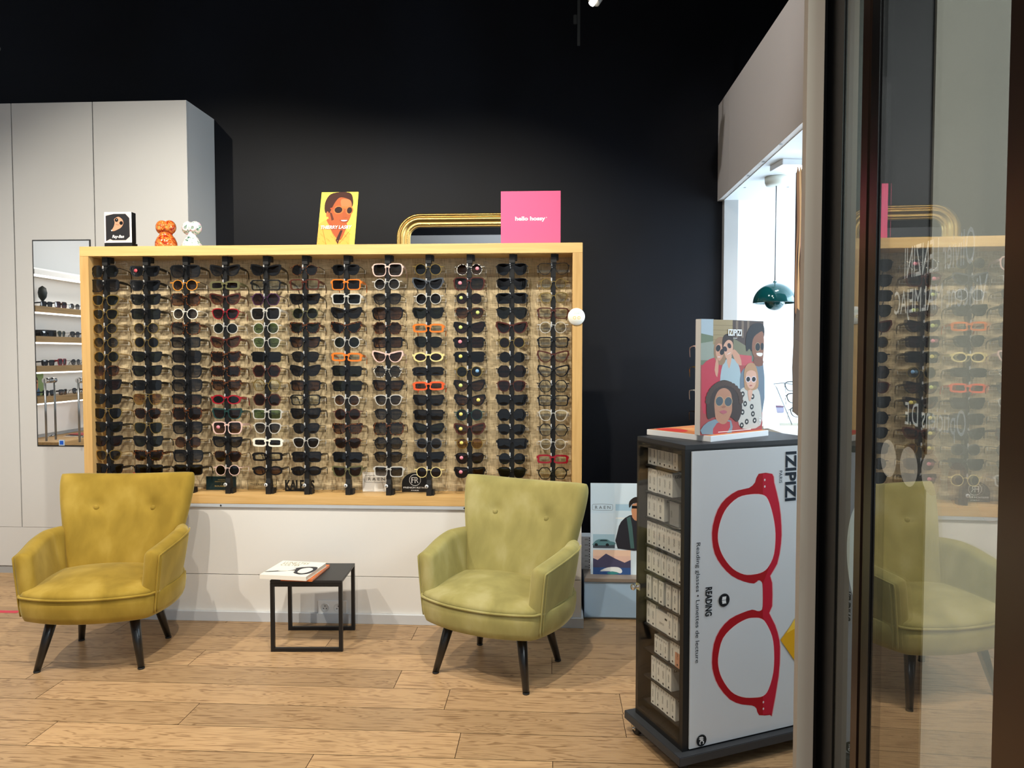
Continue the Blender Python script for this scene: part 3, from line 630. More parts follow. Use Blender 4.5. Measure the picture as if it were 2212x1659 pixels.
# round paper disc on the right side board
p = atY(1245, 684, D); t = thing('round_sign', 'small round white sign hanging on the right edge of the oak case', 'sign', (p.x, D-.004, p.z))
mb = MB(); mb.lathe([(.0001, -.002), (.0425, -.002), (.043, 0), (.0001, 0)], pm('f1f2ec', .5), (0, 0, 0), 48, 'Y'); mb.build('disc', t)
pr = Print((0, -.0022, 0), (1, 0, 0), (0, 0, 1), (0, -1, 0)); pr.text('COLLECTION', -.018, .021, .022, .026, '5fa79a'); pr.text('SOLAIRE', -.012, .014, .016, .019, '5fa79a')
for s in (-1, 1): pr.ring([(.002+s*.011+.008*math.cos(x), -.006+.008*math.sin(x)) for x in [2*math.pi*i/24 for i in range(24)]], .003, 'ecd27a')
pr.line((-.02, -.022), (.022, -.022), .001, 'd8dcc8'); pr.build('print', t)
# ------------------------------------------------------------------ things on top of the case
def board(name, label, cat, x0, x1, Y, h, thick, face, lean=0, edge=None, z=ZT, rz=0):
    """upright board: returns thing + Print on its front, local x centred, z up"""
    t = thing(name, label, cat, ((x0+x1)/2, Y, z), (lean, 0, rz)); w = x1-x0
    mb = MB(); mb.box((-w/2, 0, 0), (w/2, thick, h), edge or face, .0008); mb.build('panel', t)
    return t, w, Print((-w/2, -.0002, 0), (1, 0, 0), (0, 0, 1), (0, -1, 0))
# pink sign
a, b = atY(1082, 525, 3.80), atY(1211, 412, 3.80)
PINK = pm('ef5f92', .45)
t, w, p = board('sign_board', 'square pink sign board with white lettering on the oak case', 'sign', a.x, b.x, 3.80, b.z-ZT, .016, PINK)
h = b.z-ZT; p.rect(0, 0, w, h, 'f0648f'); p.text('hello hossy', w*.24, h*.425, w*.745, h*.525, 'ffffff', bold=.035); p.text('*', w*.755, h*.49, w*.775, h*.515, 'ffffff'); p.build('print', t)
# yellow portrait card leaning back
a, b = atY(684, 528, 3.79), atY(765, 526, 3.79); top = atY(735, 415, 3.885); hh = math.hypot(top.z-ZT, .095); ln = -math.atan2(.095, top.z-ZT)
t, w, p = board('portrait_card', 'yellow portrait card of a man in sunglasses, leaning back on the case', 'sign', a.x, b.x, 3.79, hh, .004, pm('f3e05c', .45), ln)
H = hh
def q(*pts): return [(x*w, y*H) for x, y in pts]
p.rect(0, 0, w, H, 'f2df55')
p.poly(q((0, 0), (0, .40), (.14, .47), (.3, .5), (.45, .3), (.75, .3), (.86, .22), (.88, 0)), 'dfa24a')
p.poly(q((.22, .50), (.30, .36), (.45, .18), (.62, .10), (.72, .26), (.74, .42)), 'a8502c', 3)
p.poly(q((.24, .52), (.22, .75), (.35, .88), (.7, .9), (.84, .8), (.85, .55), (.72, .38), (.52, .30), (.36, .40)), 'a8552e', 4)
p.poly(q((.55, .86), (.82, .84), (.83, .70), (.6, .70)), 'c67448', 3)
p.poly(q((.14, .62), (.12, .80), (.25, .96), (.55, 1.0), (.80, .97), (.88, .82), (.86, .72), (.80, .84), (.55, .90), (.42, .84), (.32, .70), (.25, .60)), '3a1a14', 4)
p.ell(.21*w, .58*H, .035*w, .055*H, 'b46238'); p.poly(q((.27, .62), (.33, .60), (.40, .48), (.34, .46)), '5a2a1c')
for ex, ey, rx in ((.50, .66, .135), (.80, .65, .10)):
    p.ell(ex*w, ey*H, rx*w, .078*H, 'd9713a'); p.ell(ex*w, (ey)*H, (rx-.03)*w, .060*H, '2a1512')
p.poly(q((.28, .70), (.40, .705), (.40, .68), (.28, .675)), 'd9502e'); p.poly(q((.60, .73), (.75, .72), (.75, .69), (.60, .70)), 'd9713a')
p.poly(q((.66, .66), (.76, .54), (.70, .51), (.62, .53)), 'a4522e', 2); p.poly(q((.56, .475), (.80, .475), (.72, .43), (.62, .435)), '8c3a28', 2); p.poly(q((.59, .468), (.77, .468), (.71, .445), (.63, .448)), 'f6f0e8', 2)
p.poly(q((.50, .10), (.60, .28), (.66, .28), (.56, .02)), '3a1c18'); p.line(*q((.10, .34), (.26, .0)), .0016, 'a06a2c'); p.line(*q((.34, .30), (.52, .06)), .0016, 'b47a34'); p.line(*q((.88, .30), (.60, .04)), .0016, 'b47a34')
for i in range(26): p.ell((.05+.035*((i*7) % 11)+(.5 if i % 2 else 0))*w, (.04+.022*(i % 9))*H, .008*w, .006*H, 'c98a34')
p.text('THIERRY LASRY', w*.07, H*.30, w*.90, H*.365, 'ffffff', bold=.02, shear=.15); p.build('print', t)
mb = MB(); mb.box((-.015, .004, .0), (.015, .007, H*.6), pm('f3e05c', .6)); o = mb.build('back_strut', t); o.rotation_euler = (.0, 0, 0)
# small portrait block on its black base
a, b = atY(229, 530, 3.82), atY(289, 459, 3.82)
t = thing('portrait_block', 'small black and white portrait block on a black base, left end of the case', 'sign', ((a.x+b.x)/2, 3.80, ZT)); w = b.x-a.x-.008; h = b.z-ZT
mb = MB(); mb.box((-w/2, 0, 0), (w/2+.004, .05, h*.135), BLKSAT, .001); mb.build('base', t)
mb = MB(); mb.box((-w/2, .004, h*.145), (w/2, .045, h), MATBLK, .001); mb.build('block', t)
p = Print((-w/2, .0038, h*.145), (1, 0, 0), (0, 0, 1), (0, -1, 0)); H = h*.855
p.rect(0, 0, w, H, 'f2f0ee'); p.rect(w*.04, H*.04, w*.95, H*.95, 'd9c8c8')
p.poly([(w*x, H*y) for x, y in ((.05, .05), (.05, .88), (.35, .94), (.78, .94), (.92, .8), (.93, .2), (.78, .08), (.3, .08), (.2, .12))], '26262a')
p.poly([(w*x, H*y) for x, y in ((.34, .52), (.38, .66), (.36, .76), (.44, .82), (.54, .84), (.66, .76), (.70, .64), (.62, .50), (.46, .42), (.34, .38), (.26, .40))], 'd09a7c', 3)
for x, y in ((.45, .74), (.62, .64)): p.ell(w*x, H*y, .065*w, .062*H, '101012')
p.ell(w*.455, H*.755, .012*w, .012*H, 'f6f6f6'); p.line((w*.42, H*.60), (w*.54, H*.575), .0022, 'a05848')
p.poly([(w*x, H*y) for x, y in ((.24, .42), (.30, .40), (.26, .37))], 'f4f4f4')
p.text('Ray-Ban', w*.28, H*.12, w*.72, H*.25, 'ffffff', bold=.02, shear=.3); p.build('print', t)
# two ceramic owl figurines
def owl(px0, px1, pytop, mat, label, k):
    a, b = atY(px0, 530, 3.83), atY(px1, pytop, 3.83); w = b.x-a.x; h = b.z-ZT; t = thing('owl_figurine', label, 'figurine', ((a.x+b.x)/2, 3.83, ZT), 0, 'glossy owl figurines on the oak case')
    r = w/2; mb = MB()
    if k: prof = [(.0001, 0), (r*.98, 0), (r, h*.05), (r*.95, h*.12), (r*.72, h*.28), (r*.42, h*.44), (r*.34, h*.52), (r*.4, h*.6), (.0001, h*.64)]
    else: prof = [(.0001, 0), (r*.92, 0), (r, h*.08), (r*.98, h*.2), (r*.80, h*.36), (r*.58, h*.46), (r*.60, h*.52), (.0001, h*.6)]
    mb.lathe(prof, mat, (0, 0, 0), 32); mb.build('body', t)
    mb = MB(); hr = h*.255
    for s in (-1, 1): mb.sphere((s*r*.36, 0, h*.735), hr, mat, 24, (.92 if k else .9, .8, 1))
    mb.sphere((0, .002, h*.62), hr*.8, mat, 24, (.9, .8, .7)); o = mb.build('head', t)
    for s in (-1, 1):
        e = MB(); e.lathe([(hr*.22, -.004), (hr*.38, -.005), (hr*.50, -.002), (hr*.52, .004)], mat, (s*r*.36, -hr*.76, h*.72), 24, 'Y'); e.lathe([(.0001, -.001), (hr*.22, -.0015)], pm('caa45a' if not k else '9fb3a6', .15, .2), (s*r*.36, -hr*.78, h*.72), 24, 'Y'); e.build('eye', t)
    e = MB(); e.add([(-.006, -hr*.76, h*.68), (.006, -hr*.76, h*.68), (0, -hr*.95, h*.60), (0, -hr*.5, h*.60)], [(0, 1, 2), (0, 2, 3), (1, 3, 2)], mat); e.build('beak', t)
def glaze(name, cs):
    m, t, b = newm(name); N, L = t.nodes, t.links; tc = N.new('ShaderNodeTexCoord'); nz = N.new('ShaderNodeTexNoise'); nz.inputs['Scale'].default_value = 55; nz.inputs['Detail'].default_value = 2; nz.inputs['Distortion'].default_value = 1.2
    cr = N.new('ShaderNodeValToRGB'); e = cr.color_ramp.elements; e[0].color = lin(cs[0]); e[0].position = .33; e[1].color = lin(cs[-1]); e[1].position = .67
    for i, c in enumerate(cs[1:-1]): n = e.new(.33+.34*(i+1)/(len(cs)-1)); n.color = lin(c)
    L.new(tc.outputs['Object'], nz.inputs[0]); L.new(nz.outputs['Fac'], cr.inputs[0]); L.new(cr.outputs[0], b.inputs['Base Color']); b.inputs['Roughness'].default_value = .12; b.inputs['Coat Weight'].default_value = .6; return m
owl(337, 380, 475, glaze('red_gold_glaze', ['7a2410', 'c43a18', 'd98a3a', 'b4501c', 'e8c47a']), 'red and gold glazed owl figurine beside the small portrait block', 0)
owl(393, 436, 477, glaze('white_green_glaze', ['2f5a4c', 'b8d4c4', 'f2f0ee', 'e2b0c4', 'f6f4f2']), 'white figurine with green and pink glaze, right of the red owl', 1)

# ------------------------------------------------------------------ gilt mirror leaning on the black wall behind the case
def gilt():
    Ym = 4.80; a = atY(857, 470, Ym); b = atY(1150, 460, Ym); w = b.x-a.x; ztop = atY(1000, 461, Ym).z; fw = .088
    t = thing('gilt_mirror', 'tall gilt-framed mirror with rounded top corners standing behind the oak case', 'mirror', ((a.x+b.x)/2, Ym, 0))
    R_ = .155
    def loop(d, n=14):
        pts = []; hw = w/2-d; r = max(R_-d, .012)
        for i in range(n+1): an = math.pi*i/2/n; pts.append((hw-r+r*math.cos(an), ztop-d-r+r*math.sin(an)))
        for i in range(n+1): an = math.pi/2+math.pi*i/2/n; pts.append((-hw+r+r*math.cos(an), ztop-d-r+r*math.sin(an)))
        pts += [(-hw, .0+d), (hw, .0+d)]; return pts
    prof = [(0, .03), (0, -.012), (.006, -.020), (.014, -.020), (.018, -.012), (.022, -.014), (.034, -.028), (.046, -.026), (.052, -.014), (.056, -.010), (.066, -.016), (.074, -.014), (.076, -.006), (.080, -.008), (.086, -.006), (fw, 0), (fw, .012)]
    G = pm('cfae6a', .33, 1); mb = MB(); L = [loop(d) for d, y in prof]; n = len(L[0]); vs = []
    for P, (d, y) in zip(L, prof): vs += [(x, y, z) for x, z in P]
    mb.add(vs, [(k*n+i, k*n+(i+1) % n, (k+1)*n+(i+1) % n, (k+1)*n+i) for k in range(len(prof)-1) for i in range(n)], G, True)
    def beads(d, y, r, step):
        P = loop(d, 14)[:-2]; P = [(w/2-d, ztop-1.6)]+P+[(-w/2+d, ztop-1.6)]; acc = 0
        for p, q_ in zip(P, P[1:]):
            L_ = math.hypot(q_[0]-p[0], q_[1]-p[1]); s = acc
            while s < L_:
                x = p[0]+(q_[0]-p[0])*s/L_; z = p[1]+(q_[1]-p[1])*s/L_
                mb.add([(x-r, y, z), (x, y, z-r), (x+r, y, z), (x, y, z+r), (x, y-r, z)], [(0, 1, 4), (1, 2, 4), (2, 3, 4), (3, 0, 4)], G, True); s += step
            acc = s-L_
    beads(.010, -.019, .0055, .012); beads(.070, -.015, .0050, .012); mb.build('frame', t)
    mb = MB(); P = loop(fw-.002); mb.add([(x, .004, z) for x, z in P], [list(range(len(P)))], pm('e6eaec', .01, 1)); mb.build('mirror_glass', t)
    mb = MB(); P = loop(.01); mb.prism(P, .013, .03, pm('3a2c1c', .8)); mb.build('backing', t)
gilt()

# ------------------------------------------------------------------ velvet armchairs
def velvet(name, c1, c2, c3):
    m, t, b = newm(name); N, L = t.nodes, t.links; tc = N.new('ShaderNodeTexCoord')
    n1 = N.new('ShaderNodeTexNoise'); mpv = N.new('ShaderNodeMapping'); mpv.inputs['Scale'].default_value = (1.6, 1.6, .8); L.new(tc.outputs['Object'], mpv.inputs[0]); n1.inputs['Scale'].default_value = 5; n1.inputs['Detail'].default_value = 6; n1.inputs['Distortion'].default_value = .25; L.new(mpv.outputs[0], n1.inputs[0])
    cr = N.new('ShaderNodeValToRGB'); e = cr.color_ramp.elements; e[0].color = lin(c1); e[0].position = .36; e[1].color = lin(c3); e[1].position = .68; k = e.new(.52); k.color = lin(c2)
    L.new(n1.outputs['Fac'], cr.inputs[0]); L.new(cr.outputs[0], b.inputs['Base Color'])
    b.inputs['Roughness'].default_value = .85; b.inputs['Sheen Weight'].default_value = .55; b.inputs['Sheen Roughness'].default_value = .35; b.inputs['Sheen Tint'].default_value = lin('f6ecb0'); b.inputs['Specular IOR Level'].default_value = .2
    n2 = N.new('ShaderNodeTexNoise'); n2.inputs['Scale'].default_value = 240; bp = N.new('ShaderNodeBump'); bp.inputs['Strength'].default_value = .12; bp.inputs['Distance'].default_value = .001; L.new(tc.outputs['Object'], n2.inputs[0]); L.new(n2.outputs['Fac'], bp.inputs['Height']); L.new(bp.outputs[0], b.inputs['Normal'])
    return m
def pad(fn, nu, nv, thick, re, mat, mb=None, ex=4.0):
    """upholstered slab: fn(u,v in 0..1) -> centre point; re = width of the rounded edge in uv"""
    mb = mb or MB(); C_ = [[Vector(fn(i/nu, j/nv)) for j in range(nv+1)] for i in range(nu+1)]; fr, bk = [], []
    for i in range(nu+1):
        for j in range(nv+1):
            du = C_[min(i+1, nu)][j]-C_[max(i-1, 0)][j]; dv = C_[i][min(j+1, nv)]-C_[i][max(j-1, 0)]; n = du.cross(dv).normalized()
            u, v = i/nu, j/nv
            def e(x, r): x = min(x, 1-x)/r; return 1 if x >= 1 else math.sqrt(max(0, 1-(1-x)**2))
            pr = e(u, re[0])*e(v, re[1]) if re[0] and re[1] else (e(u, re[0]) if re[0] else e(v, re[1]))
            pr = max(pr, .0); th = (thick(u, v) if callable(thick) else thick)/2
            fr.append(tuple(C_[i][j]+n*th*pr)); bk.append(tuple(C_[i][j]-n*th*pr))
    k = nv+1; o = len(fr); fs = []
    for i in range(nu):
        for j in range(nv):
            a = i*k+j; fs.append((a, a+1, a+k+1, a+k)); fs.append((o+a, o+a+k, o+a+k+1, o+a+1))
    mb.add(fr+bk, fs, mat, True); return mb
def pull(u, v, c=.035, p=6):
    a, b = 2*u-1, 2*v-1; k = 1-c*(abs(a)**p)*(abs(b)**p); return (a*k+1)/2, (b*k+1)/2
def lerp(a, b, t): return a+(b-a)*t
def sst(t): t = max(0, min(1, t)); return t*t*(3-2*t)
LEGM = pm('0c0c0d', .35, 0, .2)
def armchair(label, loc_, rz, V):
    t = thing('armchair', label, 'armchair', (loc_[0], loc_[1], 0), rz, 'velvet armchairs')
    # plan outline of the base: bowed front, tapering to the back
    def plan(s, grow=0):
        pts = [(-.285, -.185), (-.24, -.225), (-.12, -.262), (0, -.272), (.12, -.262), (.24, -.225), (.285, -.185), (.315, -.05), (.315, .08), (.285, .19), (.15, .235), (0, .24), (-.15, .235), (-.285, .19), (-.315, .08), (-.315, -.05)]
        return [((x*s)+(grow if x > 0 else -grow if x < 0 else 0), y*s) for x, y in smooth_loop(pts, 4)]
    def stack(levels, mat):
        mb = MB(); vs = []; n = 0
        for s, z, bow in levels:
            P = plan(s); n = len(P); vs += [(x, y, z+bow*(1-(x/.3)**2)*(1-(y/.28)**2)) for x, y in P]
        fs = [(k*n+i, k*n+(i+1) % n, (k+1)*n+(i+1) % n, (k+1)*n+i) for k in range(len(levels)-1) for i in range(n)]+[list(range(n-1, -1, -1)), list(range(len(vs)-n, len(vs)))]
        mb.add(vs, fs, mat, True); return mb
    stack([(.80, .232, 0), (.90, .228, 0), (.955, .236, 0), (.985, .262, 0), (1.0, .300, 0), (1.0, .336, 0), (.985, .342, 0)], V).build('seat_base', t)
    stack([(.97, .338, 0), (.985, .348, 0), (.96, .362, .004), (.88, .370, .012), (.70, .374, .022), (.45, .376, .028), (.2, .377, .03), (.01, .377, .03)], V).build('seat_cushion', t)
    mb = MB(); P = [p for p in plan(1.0) if p[1] < -.15]; P.sort(key=lambda p: p[0]); mb.tube([(x*1.004, y*1.004-.002, .343) for x, y in P], .0055, V, 8); mb.build('seat_piping', t)
    # backrest
    def back(u, v):
        u, v = pull(u, v); x = (u-.5)*2; hw = lerp(.258, .329, sst(v)*.75+v*.25)
        z = lerp(.33, .822, v)-(.018*(1-x*x)*v**2)+.0; y = .165+.115*v+.03*v*v-.055*x*x*(.4+.6*v)-.0*v
        return (x*hw, y, z)
    bt = [(-.135, .648), (.135, .642)]
    def bthick(u, v):
        p = back(u, v); th = .105-.02*v
        for bx, bz in bt:
            d2 = ((p[0]-bx)/.035)**2+((p[2]-bz)/.03)**2; th -= .030*math.exp(-d2)
        return th
    mb = pad(back, 44, 36, bthick, (.083, .105), V); subsurf(mb.build('backrest', t), 1)
    for bx, bz in bt:
        u = .5+bx/2/.315; v = (bz-.33)/.492; p = Vector(back(u, v)); mb = MB()
        mb.lathe([(.0001, -.007), (.009, -.006), (.0135, -.002), (.0135, .004), (.011, .008)], V, (bx, p.y-.036, bz), 20, 'Y'); mb.build('button', t)
    # arms: front panel, running back along the seat and under the wings of the back
    for s in (-1, 1):
        def arm(u, v, s=s):      # u front->back, v bottom->top
            u, v = pull(u, v, .05, 5); y = lerp(-.200, .215, u); zt = lerp(.535, .575, sst(u*1.3)); 
            z = lerp(.238, zt, v); out = lerp(.262, .294, sst(u*1.6))-.035*max(0, u-.7)/.3
            flare = (.010+.040*v**1.2)*(1) if u < 2 else 0
            taper = -.016*(1-v)**1.2-.030*(1-v)**1.5*sst(u*1.5)
            return (s*(out+flare*.3+taper), y, z)
        mb = pad(arm, 30, 26, lambda u, v: lerp(.070, .078, v)*(1-.25*sst((u-.6)/.4)), (.085, .125), V); o = subsurf(mb.build('armrest', t), 1)
        # double piping down the outer front edge and along the top
        path = [Vector(arm(.045, v))+Vector((s*.0335, -.004, 0)) for v in [.03+i*.88/12 for i in range(13)]]
        path += [Vector(arm(u, .93))+Vector((s*.0355, 0, -.004)) for u in [.06+i*.84/14 for i in range(15)]]
        mb = MB(); mb.tube(path, .0040, V, 6)
        p2 = [Vector(arm(.06, v))+Vector((s*.0365, .008, 0)) for v in [.03+i*.87/12 for i in range(13)]]; mb.tube(p2, .0040, V, 6)
        o = mb.build('arm_piping', t)
    for (bx, by, tx, ty) in ((-.221, -.182, -.172, -.130), (.221, -.182, .172, -.130), (-.205, .182, -.165, .125), (.205, .182, .165, .125)):
        mb = MB(); mb.tube([(bx, by, .006), (lerp(bx, tx, .5), lerp(by, ty, .5), .12), (tx, ty, .238)], [.0135, .019, .0245], LEGM, 18); o = mb.build('leg', t)
        f = MB(); f.tube([(bx, by, 0), (bx, by, .007)], .0145, pm('1a1a1a', .6), 14); f.build('glide', o)
    return t
armchair('mustard yellow velvet armchair standing left, on bare floor before the oak case', (-2.072, 3.300), math.radians(8), velvet('mustard_velvet', '8b7228', '9b8030', 'ab9040'))
armchair('pale olive-yellow velvet armchair standing nearest the reading glasses cabinet', (-.235, 3.255), math.radians(-24), velvet('olive_velvet', '8c8450', '9a9159', 'a9a06e'))

# ------------------------------------------------------------------ side table and the two books
FLt, FRt, BRt, BLt = [atZ(x, y, 0) for x, y in ((585, 1408), (740, 1408), (762, 1357), (620, 1361))]
tc_ = (FLt+FRt)/2; rz = math.atan2(FRt.y-FLt.y, FRt.x-FLt.x); TW = (FRt-FLt).length; TDp = ((BLt+BRt)/2-(FLt+FRt)/2).length
tb = thing('side_table', 'small black metal side table on two square loop legs', 'table', (tc_.x, tc_.y, 0), rz)
hT = atY(660, 1254, tc_.y).z; hw = TW/2; q_ = .0085
BT = pm('0d0d0e', .45)
mb = MB(); mb.box((-hw, 0, hT-.012), (hw, TDp, hT), pm('1d1e20', .42), .0008); mb.build('tabletop', tb)
for y in (q_, TDp-q_):
    mb = MB(); mb.box((-hw, y-q_, 0), (-hw+2*q_, y+q_, hT-.0125), BT); mb.box((hw-2*q_, y-q_, 0), (hw, y+q_, hT-.0125), BT); mb.box((-hw+2*q_, y-q_, 0), (hw-2*q_, y+q_, 2*q_), BT); mb.box((-hw+2*q_, y-q_, hT-.0125-2*q_), (hw-2*q_, y+q_, hT-.0125), BT); mb.build('loop_leg', tb)
def book(label, z, th, cpx, mat, page, draw=None):
    P = [atZ(x, y, z+th) for x, y in cpx]; c = P[0]; e1 = P[1]-P[0]; w = e1.length; d = ((P[2]-P[1]).length+(P[3]-P[0]).length)/2; rz = math.atan2(e1.y, e1.x)
    t = thing('book', label, 'book', (c.x, c.y, z), rz, 'books on the side table')
    mb = MB(); mb.box((0, 0, 0), (w, d, .0022), mat); mb.box((0, 0, th-.0022), (w, d, th), mat); mb.box((0, 0, .0022), (w, .003, th-.0022), mat); mb.build('cover', t)
    mb = MB(); mb.box((.003, .0035, .0026), (w-.003, d-.003, th-.0026), page); mb.build('pages', t)
    if draw: pr = Print((0, 0, th), (1, 0, 0), (0, 1, 0), (0, 0, 1)); draw(pr, w, d); pr.build('print', t)
    return w, d
book('orange book lying under the white one on the side table', hT, .010, ((606, 1250), (674, 1252), (725, 1221), (662, 1218)), pm('d9743a', .5), pm('e8e2d6', .7))
def bd(p, w, d):
    p.rect(0, 0, w, d, 'efebe0'); p.line((0, d*.07), (w, d*.07), .0012, 'cfc9bc')
    p.text('LUNETTES', w*.10, d*.80, w*.66, d*.93, '8a8466'); p.text('CULTES', w*.10, d*.66, w*.52, d*.78, '8a8466')
    D2 = '33343a'
    p.poly([(w*x, d*y) for x, y in ((.02, .22), (.30, .34), (.62, .60), (.92, .66), (1.0, .50), (.97, .22), (.80, .12), (.62, .22), (.58, .36), (.30, .26), (.04, .18))], D2, 3)
    p.poly([(w*x, d*y) for x, y in ((.68, .50), (.82, .58), (.93, .48), (.90, .28), (.80, .20), (.68, .28))], 'efebe0', 4)
    p.poly([(w*x, d*y) for x, y in ((.24, .29), (.50, .50), (.56, .44), (.44, .32))], 'efebe0', 2)
book('large white book with dark spectacles on its cover, lying on the side table', hT+.010, .020, ((561, 1241), (661, 1246), (718, 1216), (623, 1212)), pm('efebe0', .45), pm('d8d0bc', .8), bd)

# ------------------------------------------------------------------ low bench with boxes and the seascape board
b0 = atZ(1300, 1338, 0); BY = b0.y; bz = atY(1330, 1249.5, BY).z
bn = thing('low_bench', 'low pale blue bench with wooden top against the black wall', 'bench', (XR+.02, BY, 0)); bw = SX-.02-(XR+.02)
mb = MB(); mb.box((0, 0, .012), (bw, .60, bz-.018), pm('a9c8e6', .4), .001); mb.build('front_box', bn)
mb = MB(); mb.box((0, -.008, bz-.018), (bw, .61, bz), pm('8c8076', .5), .001); mb.build('top', bn)
mb = MB(); mb.box((.0, .02, 0), (bw, .58, .012), pm('dfe6ea', .5)); mb.build('foot', bn)
bp0 = atY(1276, 1243, BY+.07); btop = atY(1276, 1044, BY+.12)
hB = math.hypot(btop.z-bz, .06); ln = -math.atan2(.06, btop.z-bz)
t, w, p = board('photo_board', 'tall white board with surf and car photographs standing on the low bench', 'sign', bp0.x, bp0.x+.40, BY+.07, hB, .006, pm('dfeaf4', .4), ln, z=bz)
H = hB; k = w/167.0      # 167 px across at this distance
def X_(px): return (px-1276)*.00248
def Z_(py): return (1243-py)/199.0*H
p.rect(0, 0, w, H, 'd6e8f6'); p.rect(0, Z_(1110), X_(1328), H, 'cfe4f4')
oct_frame(p, X_(1280), Z_(1104), X_(1324), Z_(1090), .0014, '5a6a78'); p.text('R A E N', X_(1286), Z_(1100.5), X_(1319), Z_(1094), '55636e')
p.rect(X_(1281), Z_(1186), X_(1328), Z_(1156), 'a9cadb'); p.rect(X_(1281), Z_(1186), X_(1328), Z_(1177), '4a5560')
p.poly([(X_(a), Z_(b)) for a, b in ((1282, 1176), (1286, 1171), (1294, 1167), (1312, 1167), (1318, 1171), (1327, 1173), (1327, 1179), (1282, 1180))], '5f8a92', 2); p.poly([(X_(a), Z_(b)) for a, b in ((1295, 1171), (1298, 1168.2), (1310, 1168.2), (1314, 1171))], '26363c')
for a in (1288, 1312): p.ell(X_(a), Z_(1179), .009, .008, '20262a')
p.rect(X_(1281), Z_(1243), X_(1362), Z_(1190), 'f0cdb6'); p.rect(X_(1281), Z_(1216), X_(1362), Z_(1203), 'e8c2b2')
p.poly([(X_(a), Z_(b)) for a, b in ((1281, 1208), (1291, 1212), (1309, 1198), (1330, 1209), (1349, 1217), (1362, 1211), (1362, 1230), (1281, 1230))], '4c4a66')
p.rect(X_(1281), Z_(1243), X_(1362), Z_(1228), '3a5a94'); p.poly([(X_(a), Z_(b)) for a, b in ((1296, 1236), (1312, 1228), (1334, 1227), (1343, 1233), (1340, 1240), (1316, 1236))], 'eef2f4', 3); p.poly([(X_(a), Z_(b)) for a, b in ((1310, 1240), (1322, 1236), (1338, 1240), (1322, 1243))], '3f8a8c', 2)
p.rect(X_(1330), Z_(1186), w*.97, Z_(1088), 'cfe2ef'); p.rect(X_(1330), Z_(1104), w*.97, Z_(1090), 'a9cbe2'); p.rect(X_(1330), Z_(1122), w*.97, Z_(1119), 'e8eef0')
p.poly([(X_(a), Z_(b)) for a, b in ((1334, 1186), (1334, 1150), (1342, 1128), (1360, 1114), (1380, 1114), (1398, 1126), (1404, 1150), (1404, 1186))], '2c2c34', 2)
p.poly([(X_(a), Z_(b)) for a, b in ((1354, 1120), (1358, 1150), (1362, 1186), (1370, 1186), (1366, 1140), (1362, 1116))], '4a6a6a'); p.poly([(X_(a), Z_(b)) for a, b in ((1366, 1118), (1366, 1090), (1386, 1090), (1384, 1118), (1376, 1126))], 'c9906c', 2)
p.poly([(X_(a), Z_(b)) for a, b in ((1360, 1098), (1360, 1084), (1372, 1074), (1386, 1076), (1392, 1090), (1386, 1086), (1368, 1088))], '2a2422', 3); p.rect(X_(1365), Z_(1099), X_(1386), Z_(1093), '141414')
p.build('print', t)
zb = bz
for i in range(6):
    hb = .0295; pc = atY(1263, 1230, BY+.16); bx = MB(); bx.box((-.085, 0, 0), (.034, .09, hb), pm('e9eaec', .45), .001)
    pr = Print((-.085, -.0002, 0), (1, 0, 0), (0, 0, 1), (0, -1, 0), bx); pr.text('IZIPIZI', .085, hb*.35, .103, hb*.62, '2a2c30'); pr.rect(.108, hb*.2, .113, hb*.45, '3a3c40'); pr.rect(.108, hb*.6, .113, hb*.85, '3a3c40')
    o = bx.build('glasses_box'); o.location = (pc.x, BY+.16, zb); zb += hb+.0006
    tag(o, 'white glasses box in the stack on the low bench, %s from the bottom' % NTH[i], 'box', 'white boxes stacked on the low bench')
# ------------------------------------------------------------------ black rolling cabinet of reading glasses
ST = 1.102; SB = .077
N0 = atZ(1480, 962, ST); Fl = atZ(1373, 942, ST); Rt = atZ(1722, 949, ST)
ang = math.atan2(Rt.y-N0.y, Rt.x-N0.x); u_ = Vector((math.cos(ang), math.sin(ang), 0)); v_ = Vector((-math.sin(ang), math.cos(ang), 0))
SWd, SDp = .56, (Fl-N0).length
cb = thing('rolling_cabinet', 'black rolling display cabinet with giant red spectacles printed on its front', 'cabinet', (N0.x, N0.y, 0), ang)
BK = pm('141517', .45); BK2 = pm('1b1c1f', .5)
IN = .20     # depth of the boxes compartment behind the side door
mb = MB(); mb.box((0, 0, ST-.016), (SWd, SDp, ST), pm('2a2c30', .5), .001); mb.build('top', cb)
mb = MB()
mb.box((0, 0, SB), (.022, .02, ST-.016), BK); mb.box((0, SDp-.016, SB), (.022, SDp, ST-.016), BK)
mb.box((.0, .02, SB), (.022, SDp-.016, SB+.03), BK); mb.box((0, .02, ST-.034), (.022, SDp-.016, ST-.016), BK)
mb.box((IN, .012, SB), (IN+.01, SDp-.012, ST-.016), BK2); mb.box((0.022, SDp-.012, SB), (SWd, SDp, ST-.016), BK); mb.box((SWd-.012, .012, SB), (SWd, SDp-.012, ST-.016), BK); mb.box((.022, 0.004, SB), (SWd, .012, ST-.016), BK)
mb.box((.022, .012, SB), (IN, SDp-.012, SB+.01), BK2)
mb.build('body', cb)
